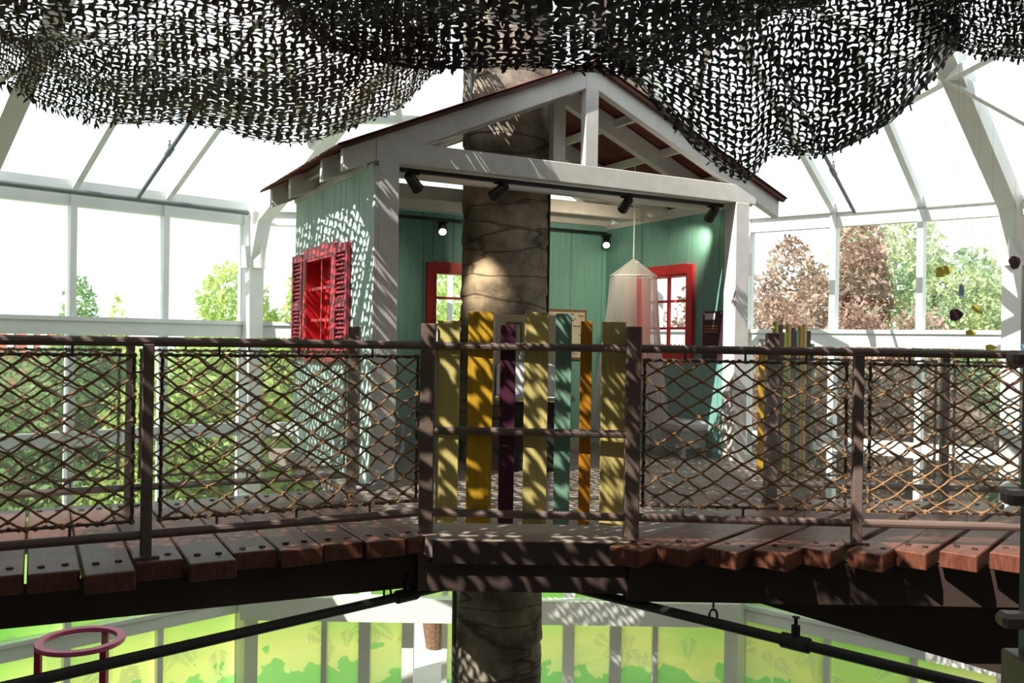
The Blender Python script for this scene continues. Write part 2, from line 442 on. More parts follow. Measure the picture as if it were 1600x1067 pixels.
# white header beam along the back wall, below the platform
MB().box(0.1, 6.9, 0.14, 0.34, -2.74, -2.42, FB).build('trim_5', M_STEEL)
tag(bpy.data.objects['trim_5'], 'long white header beam across the back glass wall below the platform', 'beam', kind='structure')

# ================================================================== OUTSIDE
def leaf_cloud(name, m, blobs, n, size, par, r):
    vs_, fs = [], []
    tot = sum(b[3] * b[4] * b[5] for b in blobs)
    for b in blobs:
        k = int(n * b[3] * b[4] * b[5] / tot)
        d = r.normal(size=(k, 3)); d /= np.linalg.norm(d, axis=1)[:, None]
        rad = r.uniform(0.45, 1.05, size=(k, 1)) ** 0.6
        c = np.array(b[:3]) + d * rad * np.array(b[3:6])
        a = r.normal(size=(k, 3)); a /= np.linalg.norm(a, axis=1)[:, None]
        t = np.cross(a, r.normal(size=(k, 3))); t /= np.linalg.norm(t, axis=1)[:, None]
        sz = size * r.uniform(0.6, 1.3, size=(k, 1))
        vs_.append(np.stack([c - a * sz, c + t * sz * 0.5, c + a * sz, c - t * sz * 0.5], 1).reshape(-1, 3))
    v = np.concatenate(vs_); q = len(v) // 4
    me = bpy.data.meshes.new(name)
    me.from_pydata(v.tolist(), [], np.arange(q * 4).reshape(-1, 4).tolist())
    me.materials.append(m)
    return link(bpy.data.objects.new(name, me), par)

LG = leafy('pale_green_leaves', (0.62, 0.72, 0.28), (0.38, 0.52, 0.16))
LG2 = leafy('mid_green_leaves', (0.42, 0.56, 0.26), (0.20, 0.33, 0.14))
LR = leafy('bronze_leaves', (0.64, 0.49, 0.40), (0.27, 0.17, 0.13))
LC = leafy('conifer_needles', (0.62, 0.68, 0.38), (0.32, 0.43, 0.28))
BARK = mat('tree_bark', (0.14, 0.10, 0.075), 0.9, 0.3, 6)
def tree(name, label, px, top, Y, wid, m, n, size, cat='tree', low=GZ, group=None, cone=False, nb=9):
    rr = np.random.default_rng(abs(hash(label)) % 1000 if False else sum(map(ord, label)))
    p = W(px, top, Y); ht = p.z - low
    root = thing(name, (p.x, Y, low), label, cat, group)
    MB().tube([(p.x, Y, low), (p.x + 0.1, Y, low + ht * 0.4), (p.x, Y, low + ht * 0.8)], [wid * 0.07, wid * 0.05, 0.03], 8).build('trunk', BARK, root)
    bl = []
    for i in range(nb):
        t = (i + 0.5) / nb; z = low + ht * (0.18 + 0.75 * t)
        wv = wid * ((1.05 - t) if cone else (0.55 + 0.45 * math.sin(math.pi * min(1, t * 1.1 + 0.05)))) * 0.6
        a = rr.uniform(0, 6.28); off = wid * (0.12 if cone else 0.33)
        bl.append((p.x + math.cos(a) * off, Y + math.sin(a) * off, z, wv, wv, ht * 0.13))
    leaf_cloud('foliage', m, bl, int(n * 3.2), size * 0.56, root, rr)['kind'] = 'stuff'
    return root
tree('tree', 'pale green tree behind the corner rib left of the playhouse', 385, 415, 17.5, 2.2, LG, 7000, 0.13)
tree('tree', 'pale green tree close against the playhouse left wall', 470, 405, 18.5, 1.8, LG, 5000, 0.13)
tree('tree', 'small grey green tree in the middle pane on the left', 150, 440, 19, 1.1, LG2, 2600, 0.12)
tree('tree', 'thin pale green sapling beside the small grey green tree', 192, 468, 20, 0.6, LG, 900, 0.12)
tree('tree', 'broad green tree low behind the left footbridge', 60, 560, 16, 3.0, LG2, 6000, 0.15)
tree('tree', 'dark green tree behind the left footbridge post', 150, 540, 15.5, 1.7, LG2, 4000, 0.14)
tree('tree', 'bright yellow green tree low behind the left rope net', 290, 515, 15.5, 2.0, LG, 6500, 0.13)
tree('tree', 'pale green tree seen through the back window of the playhouse', 690, 400, 19, 2.0, LG, 4000, 0.14)
tree('maple_tree', 'bronze leaved maple nearest the playhouse right corner', 1212, 440, 15.5, 1.4, LR, 5000, 0.11)
tree('maple_tree', 'tallest bronze leaved maple, rising through two panes', 1310, 340, 17, 1.5, LR, 8000, 0.12)
tree('maple_tree', 'bronze leaved maple in the first pane right of the playhouse', 1262, 372, 18.5, 1.7, LR, 6500, 0.12)
tree('conifer_tree', 'tall blue green conifer behind the right glass wall', 1462, 338, 18, 3.3, LC, 14000, 0.13, nb=12)
tree('conifer_tree', 'shorter yellow green conifer at the right edge of the glass', 1570, 430, 15, 1.5, LC, 6500, 0.11)
tree('shrub', 'wide bronze shrub below the maples, left half', 1290, 478, 14.5, 1.7, LR, 6500, 0.10, 'shrub')
tree('shrub', 'wide bronze shrub below the conifer', 1430, 485, 14, 1.7, LR, 6500, 0.10, 'shrub')
tree('shrub', 'bronze shrub seen through the playhouse right window', 1060, 440, 16.5, 1.6, LR, 4000, 0.11, 'shrub')
# far brick building
bb = thing('brick_building', W(-60, 513, 42), 'distant red brick building at the left edge', 'building')
p = W(-60, 513, 42)
MB().box(p.x - 9, W(88, 513, 42).x, 42, 50, GZ, p.z).build('wall', mat('red_brick', (0.42, 0.15, 0.12), 0.9, 0.15, 3), bb)
MB().box(p.x - 9.1, W(88, 513, 42).x + 0.1, 41.9, 50, p.z, p.z + 0.12).build('parapet', mat('brick_cap', (0.5, 0.24, 0.2), 0.8), bb)
for px in (12, 43, 64):
    a = W(px, 515, 42); MB().box(a.x, a.x + 0.32, 41.95, 42, a.z - 1.0, a.z - 0.12).build('window', mat('far_window', (0.6, 0.58, 0.6), 0.3), bb)
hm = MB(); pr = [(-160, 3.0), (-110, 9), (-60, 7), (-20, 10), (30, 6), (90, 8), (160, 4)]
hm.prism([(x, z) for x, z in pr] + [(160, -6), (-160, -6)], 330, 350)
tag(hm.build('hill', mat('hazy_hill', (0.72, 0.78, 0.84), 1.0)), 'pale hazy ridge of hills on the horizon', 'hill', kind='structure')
# basket planter on the patio
pl = thing('planter', (W(680, 985, 15.5).x, 15.5, GZ), 'brown wicker planter outside the open door', 'planter')
MB().lathe([(0.0, 0.0), (0.16, 0), (0.28, 0.75), (0.30, 0.78), (0.26, 0.78), (0.24, 0.7), (0, 0.68)], pl.location, 16).build('basket', mat('wicker', (0.16, 0.09, 0.05), 0.9, 0.4, 30, 0.4), pl)

# ================================================================== PLATFORM AND FOOTBRIDGES
GL, GR = Vector((-0.478, 5.15)), Vector((0.690, 5.08))
A = Vector((-1.037, 6.75)); e1 = Vector((0.8788, 0.4772)); e2 = Vector((-0.4772, 0.8788))
LEN, DEP = 3.63, 2.21
HF = frame(A.x, A.y, e1, e2)
dLB = Vector((-0.882, -0.471)); nLB = Vector((-0.471, 0.882))
LB = frame(GL.x, GL.y, dLB, nLB)
dP = Vector((0.63, 0.777)); nP = Vector((0.777, -0.63))

plat = thing('platform', (0.1, 6.5, -0.3), 'grey brown coated platform carrying the playhouse', 'platform', kind='structure')
poly = [(-0.44, 4.95), (0.64, 4.93), (1.83, 6.42), (2.45, 7.3), (2.62, 8.6), (1.3, 10.9), (-2.4, 8.9), (-1.2, 6.62)]
tc_ = (-0.085, 8.4)
MB().prism(poly, -0.10, 0.0, axis='z').build('deck', M_DECK, plat)
MB().box(-0.42, 0.63, 4.925, 4.95, -0.125, -0.004).build('edge_board', M_FASC, plat)
MB().box(-0.45, 0.66, 4.97, 5.05, -0.29, -0.125).build('fascia_beam', M_FASC, plat)
MB().beam((-0.5, 5.2, -0.2), (-1.2, 6.6, -0.2), 0.1, 0.2).build('joist', M_BEAM, plat)
MB().beam((0.7, 5.1, -0.2), (1.85, 6.5, -0.2), 0.1, 0.2).build('joist', M_BEAM, plat)
MB().beam((0.35, 5.6, -0.2), (0.02, 8.05, -0.95), 0.06, 0.06).build('brace', M_BEAM, plat)

rp = random.Random(11)
bl = thing('footbridge', LB(1, 0.7, -0.3), 'left footbridge of thick staggered redwood planks', 'bridge')
edges = [-0.06]
while edges[-1] < 4.4: edges.append(edges[-1] + 0.232)
out = [0.11, 0.13, 0.09, 0.12, 0.08, 0.22, 0.10, 0.24, 0.12, 0.10, 0.23, 0.11, 0.2, 0.1, 0.22, 0.1, 0.2, 0.12, 0.2, 0.1]
for i in range(len(edges) - 1):
    ov = out[i % len(out)]; a, b = edges[i], edges[i + 1] - 0.011
    pk = MB().box(a, b, -ov, 1.62, -0.092, 0.0 + rp.uniform(-0.003, 0.003), LB).build('plank', M_PLANKL, bl, 0.006)
    for t in (0.27, 0.73):
        for wv in (0.02, 1.5):
            s = a + (b - a) * t; c = LB(s, wv + rp.uniform(-0.02, 0.02) - (0.06 if ov > 0.15 else 0), 0)
            if wv < 0.5 or i < 9: MB().lathe([(0, 0.006), (0.017, 0.0055), (0.018, -0.005)], c, 8).build('bolt', M_BOLT, pk)
MB().prism([(-0.05, -0.32), (2.2, -0.275), (4.5, -0.22), (4.5, -0.095), (-0.05, -0.095)], 0.02, 0.10, LB).build('beam', M_BEAM, bl)
MB().box(-0.05, 4.5, 1.42, 1.50, -0.24, -0.095, LB).build('beam', M_BEAM, bl)

brt = thing('footbridge', (2.0, 5.3, -0.3), 'right footbridge of redwood planks laid on the diagonal', 'bridge')
PF = lambda x0, y0: frame(x0, y0, nP, dP)
st = [0.02, 0.05, 0.0, -0.02, 0.06, 0.0, 0.06, 0.03, 0.0, 0.04, 0.02, 0.05, 0.0]
for k in range(11):
    x0, y0 = 0.545 + 0.257 * k, 4.85 + st[k]
    ln = (6.52 - y0) / dP.y
    f = PF(x0, y0)
    pk = MB().box(0.0, 0.188, 0, ln, -0.094, rp.uniform(-0.003, 0.003), f).build('plank', M_PLANKR, brt, 0.006)
    for t in (0.05, 0.14):
        for wv in (0.17, ln - 0.2):
            MB().lathe([(0, 0.006), (0.016, 0.0055), (0.017, -0.005)], f(t, wv, 0), 8).build('bolt', M_BOLT, pk)
MB().box(0.66, 3.5, 4.93, 5.01, -0.32, -0.096).build('beam', M_BEAM, brt)
MB().box(1.8, 3.6, 6.28, 6.36, -0.32, -0.096).build('beam', M_BEAM, brt)
MB().prism([(1.25, -0.3), (3.3, -0.3), (3.3, -0.88), (2.95, -0.80), (1.25, -0.33)], 5.16, 5.24).build('side_plate', M_BEAM, brt)

# ------------------------------------------------------------------ railings
def rope_net(name, F, s0, s1, z0, z1, par, w=0.0, seed=1, r=0.0062):
    rr = random.Random(seed); mb = MB()
    nx = max(2, round((s1 - s0) / 0.152)); nz = max(2, round((z1 - z0) / 0.104))
    dx, dz = (s1 - s0) / nx, (z1 - z0) / nz
    P = {}
    for j in range(2 * nz + 1):
        for i in range(2 * nx + 1):
            if (i + j) % 2 == 0:
                e = i in (0, 2 * nx) or j in (0, 2 * nz)
                jx = 0 if i in (0, 2 * nx) else rr.uniform(-0.012, 0.012)
                jz = 0 if j in (0, 2 * nz) else rr.uniform(-0.010, 0.010)
                sag = 0.0 if e else -0.012 * math.sin(math.pi * i / (2 * nx))
                P[i, j] = F(s0 + i * dx / 2 + jx, w + rr.uniform(-0.006, 0.006), z0 + j * dz / 2 + jz + sag)
    for (i, j), p in P.items():
        for di in (-1, 1):
            q = P.get((i + di, j + 1))
            if q:
                mid = (p + q) / 2 + Vector((0, 0, -0.004 + rr.uniform(-0.003, 0.003)))
                mb.tube([p, mid, q], r, 5, False)
        mb.blob(p + Vector((0, 0, -0.002)), 0.0135 if 0 < i < 2 * nx and 0 < j < 2 * nz else 0.016, 5)
    ob = mb.build(name, M_ROPE, par)
    lace = MB()
    for (za, zb, sa, sb_) in ((z1, z1, s0, s1), (z0, z0, s0, s1), (z0, z1, s0, s0), (z0, z1, s1, s1)):
        L_ = abs(sb_ - sa) + abs(zb - za); n = int(L_ / 0.022); pts = []
        for i in range(n + 1):
            t = i / n; a = i * 1.9
            pts.append(F(sa + (sb_ - sa) * t + (0.011 * math.sin(a) if sa == sb_ else 0), w + 0.012 * math.cos(a), za + (zb - za) * t + (0.011 * math.sin(a) if za == zb else 0)))
        lace.tube(pts, 0.0052, 4, False)
    lace.build('lacing', M_ROPE, ob)
    return ob

def railing(label, F, posts, s_end, seed, post_top=1.07, first_post=True, low=-0.02, acr=1):
    root = thing('railing', F(posts[0], 0, 0), label, 'railing')
    a = posts[0]
    MB().tube([F(a, 0, 1.07), F(s_end, 0, 1.07)], 0.024, 10).build('top_rail', M_BROWN, root)
    MB().tube([F(a, 0, 0.115), F(s_end, 0, 0.115)], 0.023, 10).build('bottom_rail', M_BROWN, root)
    for i, s in enumerate(posts):
        if i == 0 and not first_post: continue
        MB().box(s - 0.026, s + 0.026, -0.026, 0.026, low, 1.06, F).build('post', M_BROWN, root, 0.004)
        MB().box(s - 0.06, s + 0.06, -0.045, 0.045, 0.0, 0.012, F).build('foot_plate', M_BROWN, root)
    ps = list(posts) + [s_end]
    for i in range(len(ps) - 1):
        s0, s1 = ps[i] + 0.065, ps[i + 1] - 0.065
        if s1 - s0 < 0.4: continue
        z0, z1 = 0.185, 1.005
        rd = MB()
        for pa, pb in (((s0, z0), (s0, z1)), ((s1, z0), (s1, z1)), ((s0, z1), (s1, z1)), ((s0, z0), (s1, z0))):
            rd.tube([F(pa[0], 0, pa[1]), F(pb[0], 0, pb[1])], 0.008, 6)
        fr = rd.build('rod_frame', M_ROD, root)
        for t in (0.2, 0.5, 0.8):
            s = s0 + (s1 - s0) * t
            MB().tube([F(s, 0, z1), F(s, 0, 1.05)], 0.007, 6).build('stub', M_ROD, fr)
            MB().tube([F(s, 0, 0.13), F(s, 0, z0)], 0.007, 6).build('stub', M_ROD, fr)
        for z in (0.35, 0.6, 0.92):
            MB().tube([F(s0 - 0.06, 0, z), F(s0, 0, z)], 0.006, 6).build('stub', M_ROD, fr)
        rope_net('rope_net', F, s0, s1, z0, z1, root, 0.0, seed + i)
        if acr: MB().box(s0 - 0.02, s1 + 0.02, 0.034 * acr, 0.039 * acr, 0.04, 1.02, F).build('acrylic_sheet', M_ACRYL, root)
    return root
railing('brown railing with rope net, front edge of the left footbridge', LB, [0.0, 1.50, 3.0], 4.4, 10, first_post=False)
FLB = frame(LB(0, 1.5, 0).x, LB(0, 1.5, 0).y, dLB, nLB)
railing('brown railing with rope net, back edge of the left footbridge', FLB, [-0.05, 1.45, 2.95], 4.4, 20, first_post=False, acr=-1)
FRN = frame(GR.x, GR.y, (1, -0.05), (0.05, 1))
railing('brown railing with rope net, front edge of the right footbridge', FRN, [0.0, 1.255], 2.45, 30, first_post=False)
FRF = frame(1.86, 6.40, (1, -0.07), (0.07, 1))
railing('brown railing with rope net, back edge of the right footbridge', FRF, [0.0, 1.2, 2.4], 2.45, 40, first_post=False, acr=-1)

def big_post(x, y, z0, z1, label, w=0.041):
    o = MB().box(x - w, x + w, y - w, y + w, z0, z1).build('railing_post', M_BROWN, None, 0.005)
    return tag(o, label, 'post')
FPL = LB(-0.05, 1.5, 0)
big_post(FPL.x, FPL.y, -0.1, 1.19, 'square brown post in front of the playhouse left corner')
big_post(1.86, 6.40, -0.1, 1.19, 'square brown post beside the coloured pickets on the right')

# ------------------------------------------------------------------ picket gate
gate = thing('picket_gate', (0.1, 5.12, 0), 'gate of seven coloured pickets between two brown posts', 'gate')
for P_, nm in ((GL, 'a'), (GR, 'b')):
    MB().box(P_.x - 0.041, P_.x + 0.041, P_.y - 0.041, P_.y + 0.041, -0.33, 1.195).build('post', M_BROWN, gate, 0.005)
for z in (1.07, 0.585, 0.115):
    MB().tube([(GL.x, GL.y - 0.01, z), (GR.x, GR.y - 0.01, z)], 0.0235, 10).build('rail', M_BROWN, gate)
def paint(n, c): return mat(n, c, 0.55, 0, 6, 0.06, (14, 14, 0.8), 0, 0, tuple(x * 0.82 for x in c))
P_PALE = paint('pale_yellow_paint', (0.68, 0.55, 0.19)); P_GOLD = paint('gold_paint', (0.66, 0.36, 0.015)); P_PURP = paint('plum_paint', (0.075, 0.010, 0.035))
P_TEAL = paint('sage_paint', (0.22, 0.40, 0.29)); P_ORNG = paint('orange_paint', (0.58, 0.22, 0.008)); P_LIME = paint('lime_paint', (0.55, 0.58, 0.10))
for x0, x1, top, m in ((684, 719, 501, P_PALE), (732, 771, 487, P_GOLD), (782, 806, 508, P_PURP), (820, 857, 488, P_PALE), (868, 893, 490, P_TEAL), (907, 925, 502, P_ORNG), (940, 977, 503, P_PALE)):
    a, b = W(x0, 535, 5.16), W(x1, 535, 5.16); t = W((x0 + x1) / 2, top, 5.16).z
    MB().box(a.x, b.x, 5.135, 5.157, 0.055, t).build('picket', m, gate, 0.002)

# second picket screen beyond the right footbridge
ps = thing('picket_screen', (2.2, 6.9, 0), 'row of narrow coloured pickets seen almost edge on at right', 'fence')
SF = frame(1.90, 6.50, (0.60, 0.80), (-0.80, 0.60))
for i, (top, m) in enumerate(((1.27, P_LIME), (1.25, P_PURP), (1.20, P_LIME), (1.26, P_PALE), (1.24, P_PURP), (1.22, P_TEAL), (1.25, P_GOLD), (1.27, P_PALE), (1.22, P_PURP), (1.12, P_TEAL))):
    MB().box(i * 0.088, i * 0.088 + 0.068, -0.01, 0.012, 0.06, top, SF).build('picket', m, ps)
for z in (0.95, 0.2): MB().box(-0.02, 0.9, 0.012, 0.045, z, z + 0.05, SF).build('rail', M_BROWN, ps)
gp = W(1191, 600, 7.65)
sp_ = thing('yellow_picket', (gp.x, 7.65, 0), 'single gold picket with white cap beside the playhouse right post', 'picket')
MB().box(gp.x - 0.032, gp.x + 0.032, 7.64, 7.665, 0.0, 1.09).build('board', P_GOLD, sp_)
MB().box(gp.x - 0.032, gp.x + 0.032, 7.64, 7.665, 1.09, 1.155).build('cap', M_WOODW, sp_)

# ================================================================== TREE TRUNK
TX, TY = -0.085, 8.40
nk, nz_ = 56, 210
zz = np.linspace(GZ, 4.7, nz_); th = np.linspace(0, 2 * math.pi, nk, endpoint=False)
Zg, Tg = np.meshgrid(zz, th, indexing='ij')
R_ = 0.405 + 0.010 * np.sin(3 * Tg + Zg * 0.9) + 0.008 * np.sin(5 * Tg - 1.7 * Zg) + 0.006 * np.sin(2.3 * Zg + 2 * Tg)
for zc, amp in ((-2.9, 0.02), (-2.3, 0.018), (-1.7, 0.02), (-1.2, 0.015), (-0.6, 0.018), (0.1, 0.015), (0.75, 0.018), (1.25, 0.02), (1.52, 0.02), (1.98, 0.022), (2.25, 0.018), (2.85, 0.02), (3.3, 0.02), (3.8, 0.02), (4.3, 0.02)):
    d = Zg - zc - 0.035 * np.sin(2 * Tg + zc * 3) - 0.02 * np.sin(5 * Tg + zc)
    R_ = R_ - amp * np.exp(-(d / 0.022) ** 2) + 0.5 * amp * np.exp(-((d - 0.06) / 0.05) ** 2)
R_ += rng.normal(size=R_.shape) * 0.0022
tv = np.stack([TX + R_ * np.cos(Tg), TY + R_ * np.sin(Tg), Zg], -1).reshape(-1, 3)
tf = [(i * nk + j, i * nk + (j + 1) % nk, (i + 1) * nk + (j + 1) % nk, (i + 1) * nk + j) for i in range(nz_ - 1) for j in range(nk)]
trk = thing('sculpted_tree', (TX, TY, GZ), 'sculpted grey brown tree trunk rising through the playhouse', 'tree trunk')
MB().add(tv.tolist(), tf).build('bark', M_TRUNK, trk, smooth=True)
MB().tube([(TX + 0.405, TY - 0.07, 1.1), (TX + 0.405, TY - 0.07, 3.9)], 0.016, 8).build('seam_strip', mat('seam_timber', (0.17, 0.09, 0.05), 0.8, 0.2, 8), trk)
MB().tube([(TX + 0.41, TY - 0.11, 1.1), (TX + 0.41, TY - 0.11, 3.4)], 0.012, 8).build('seam_strip', mat('seam_dark', (0.05, 0.03, 0.02), 0.8), trk)
MB().tube([(TX - 0.33, TY - 0.30, 3.2), (TX - 0.33, TY - 0.30, 4.6)], 0.02, 8).build('conduit', M_GREYPIPE, trk)
MB().tube([(TX - 0.40, TY - 0.20, GZ), (TX - 0.415, TY - 0.20, -2.9), (TX - 0.40, TY - 0.2, -2.0), (TX - 0.41, TY - 0.2, -0.3)], 0.022, 8).build('conduit', M_GREYPIPE, trk)

# ================================================================== PLAYHOUSE
house = thing('playhouse', HF(LEN / 2, DEP / 2, 0), 'open fronted mint green playhouse with white timber frame and red windows', 'playhouse')
PLATE = 2.43
def house_wall(nm, F, L, hole, out_boards, in_w):
    in0 = 0.12 if nm != 'back_wall' else 0.0
    """F(a, d, z): a along the wall, d outward"""
    h0, h1, hz0, hz1 = hole
    mb = MB()
    for a0, a1, z0, z1 in ((in0, h0, 0, PLATE), (h0, h1, 0, hz0), (h0, h1, hz1, PLATE), (h1, L, 0, PLATE)): mb.box(a0, a1, -0.04, 0.0, z0, z1, F)
    wl = mb.build(nm, M_IN, house)
    rb = random.Random(len(nm))
    def boards(width, d0, d1, m, name):
        ed = [0.0]
        while ed[-1] < L - 0.02: ed.append(min(L, ed[-1] + width * rb.uniform(0.8, 1.2)))
        ed = sorted(set([round(x, 4) for x in ed] + [h0, h1]))
        for a, b in zip(ed[:-1], ed[1:]):
            if b - a < 0.012: continue
            if d1 <= 0 and b <= in0 + 0.02: continue
            if d1 <= 0: a = max(a, in0)
            segs = [(0.0, PLATE)] if not (a >= h0 - 1e-4 and b <= h1 + 1e-4) else [(0.0, hz0), (hz1, PLATE)]
            j = rb.uniform(0, 0.004)
            for z0, z1 in segs:
                MB().box(a + 0.003, b - 0.003, d0, d1 + (j if d1 > 0 else 0), z0, z1, F).build(name, m, wl)
    if out_boards: boards(0.17, 0.0, 0.022, M_OUT, 'siding_board')
    boards(in_w, -0.058, -0.04, M_IN, 'lining_board')
    return wl

def house_window(F, hole, outside=True, back=False, rows=3, cols=2):
    h0, h1, z0, z1 = hole
    wr = MB()
    dO, dI = 0.05, -0.085
    wr.box(h0, h0 + 0.035, dI, dO, z0, z1, F).box(h1 - 0.035, h1, dI, dO, z0, z1, F).box(h0, h1, dI, dO, z1 - 0.035, z1, F).box(h0, h1, dI, dO, z0, z0 + 0.035, F)
    win = wr.build('window_frame', M_RED, house)
    for (d0, d1) in ((0.026, 0.055), (-0.095, -0.06)):
        for a0, a1, b0, b1 in ((h0 - 0.075, h0 + 0.01, z0 - 0.075, z1 + 0.075), (h1 - 0.01, h1 + 0.075, z0 - 0.075, z1 + 0.075), (h0 + 0.01, h1 - 0.01, z1 - 0.01, z1 + 0.085), (h0 + 0.01, h1 - 0.01, z0 - 0.085, z0 + 0.01)):
            MB().box(a0, a1, d0, d1, b0, b1, F).build('casing', M_RED, win)
    for i in range(1, cols):
        a = h0 + (h1 - h0) * i / cols; MB().box(a - 0.014, a + 0.014, -0.012, 0.018, z0, z1, F).build('muntin', M_RED, win)
    for i in range(1, rows):
        z = z0 + (z1 - z0) * i / rows; MB().box(h0, h1, -0.010, 0.016, z - 0.013, z + 0.013, F).build('muntin', M_RED, win)
    if back: MB().box(h0, h1, -0.15, -0.10, z0 - 0.02, z1 + 0.02, F).build('back_panel', M_RED, win)
    return win

WLf = lambda a, d, z: HF(-d, a, z)                    # left wall
WRf = lambda a, d, z: HF(LEN + d, a, z)               # right wall
WBf = lambda a, d, z: HF(a, DEP + d, z)               # back wall
holeL = (0.93, 1.75, 0.98, 1.83); holeR = (0.66, 1.48, 0.98, 1.83); holeB = (1.40, 2.22, 0.98, 1.83)
house_wall('left_wall', WLf, DEP, holeL, True, 0.28)
house_wall('right_wall', WRf, DEP, holeR, True, 0.28)
house_wall('back_wall', WBf, LEN, holeB, True, 0.42)
house_window(WLf, holeL, back=True); house_window(WRf, holeR); house_window(WBf, holeB)
def shutter(a0, a1, z0, z1, F):
    mb = MB().box(a0, a0 + 0.05, 0.03, 0.062, z0, z1, F).box(a1 - 0.05, a1, 0.03, 0.062, z0, z1, F)
    for zc in (z0, (z0 + z1) / 2 - 0.04, z1 - 0.07): mb.box(a0 + 0.05, a1 - 0.05, 0.03, 0.06, zc, zc + 0.07, F)
    sh = mb.build('shutter', M_SHUT, house)
    for lo, hi in ((z0 + 0.07, (z0 + z1) / 2 - 0.04), ((z0 + z1) / 2 + 0.03, z1 - 0.07)):
        n = int((hi - lo) / 0.036)
        for i in range(n):
            z = lo + (i + 0.5) * (hi - lo) / n
            MB().add([F(a, d, z + dz) for a in (a0 + 0.05, a1 - 0.05) for d, dz in ((0.032, 0.012), (0.036, 0.018), (0.060, -0.010), (0.056, -0.016))],
                     [(0, 1, 2, 3), (7, 6, 5, 4), (0, 4, 5, 1), (1, 5, 6, 2), (2, 6, 7, 3), (3, 7, 4, 0)]).build('slat', M_SHUT, sh)
shutter(0.50, 0.85, 0.92, 1.88, WLf); shutter(1.83, 2.18, 0.92, 1.88, WLf)

# white timber frame
def part(mb, nm, m=M_WOODW, par=house, bev=0.004): return mb.build(nm, m, par, bev)
part(MB().box(0.002, 0.165, -0.04, 0.12, 0, 2.44, HF), 'post')
part(MB().box(LEN - 0.10, LEN + 0.065, -0.04, 0.12, 0, 2.44, HF), 'post')
part(MB().box(-0.03, 0.002, -0.04, -0.002, 0, 2.4, HF), 'corner_trim')
RS, RZ, K = 1.906, 3.47, 0.436
topz = lambda s: RZ - K * abs(s - RS)
SE0, SE1 = -0.27, 4.08
trw = [(-0.03, 0.05, True), (0.50, 0.58, True), (1.47, 1.54, True), (2.14, 2.23, True)]
for i, (w0, w1, tie) in enumerate(trw):
    for sa in (SE0, SE1):
        part(MB().prism([(sa, topz(sa) - 0.185), (sa, topz(sa)), (RS, RZ), (RS, RZ - 0.185)], w0, w1, HF), 'rafter')
    hh = 0.165 if i == 0 else (0.13 if i < 3 else 0.11)
    part(MB().box(0.0 if i else -0.02, LEN + 0.15 if i == 0 else LEN, w0 - 0.006, w1 - 0.004, 2.44, 2.44 + hh, HF), 'tie_beam')
    if i in (0, 1): part(MB().box(RS - 0.065, RS + 0.065, w0 - 0.004, w1 - 0.006, 2.44 + hh, RZ - 0.12, HF), 'king_post')
for sd in (-1, 1):
    for d in (0.10, 0.62, 1.14, 1.66, 2.02):
        s = RS + sd * d; zt = topz(s)
        for (wa, wb) in ((0.05, 0.50), (0.58, 1.47), (1.54, 2.14)):
            if sd < 0 and wa == 0.58 and d < 0.8: continue
            if sd > 0 and wa == 0.58 and d < 0.3: continue
            part(MB().box(s - 0.022, s + 0.022, wa, wb, zt - 0.085, zt - 0.01, HF), 'purlin', bev=0)
part(MB().box(-0.04, 0.10, 0.13, DEP, 2.40, 2.46, HF), 'wall_plate'); part(MB().box(LEN - 0.06, LEN + 0.04, 0.13, DEP, 2.40, 2.46, HF), 'wall_plate')

# corrugated roof sheets
def sheet(s0, s1, w0, w1):
    n = max(4, int((w1 - w0) / 0.019)); vs_, fs = [], []
    for k_, off in ((0, 0.018), (1, 0.022)):
        for i in range(n + 1):
            w = w0 + (w1 - w0) * i / n; h = off + 0.010 * math.cos(2 * math.pi * w / 0.076)
            for s in (s0, s1): vs_.append(HF(s, w, topz(s) + h))
    m_ = 2 * (n + 1)
    for i in range(n):
        a = 2 * i; fs += [(a, a + 1, a + 3, a + 2), (m_ + a, m_ + a + 2, m_ + a + 3, m_ + a + 1)]
    fs += [(0, m_, m_ + 1, 1), (2 * n, 2 * n + 1, m_ + 2 * n + 1, m_ + 2 * n)]
    for i in range(n):
        a = 2 * i; fs += [(a, a + 2, m_ + a + 2, m_ + a), (a + 1, m_ + a + 1, m_ + a + 3, a + 3)]
    return MB().add(vs_, fs).build('roof_sheet', M_ROOF, house)
lo0, lo1 = SE0 - 0.06, SE1 + 0.06
for w0, w1 in ((-0.09, 0.55), (1.50, 1.95), (1.93, 2.40)):
    sheet(lo0, RS, w0, w1); sheet(RS, lo1, w0, w1)
sheet(lo0, 1.16, 0.54, 1.52); sheet(2.10, lo1, 0.54, 1.52)
for sa, sb_ in ((lo0 + 0.03, RS), (lo1 - 0.03, RS)):
    MB().prism([(sa, topz(sa) - 0.02), (sa, topz(sa) + 0.012), (sb_, RZ + 0.012), (sb_, RZ - 0.02)], -0.075, -0.032, HF).build('barge_strip', M_RUST, house)

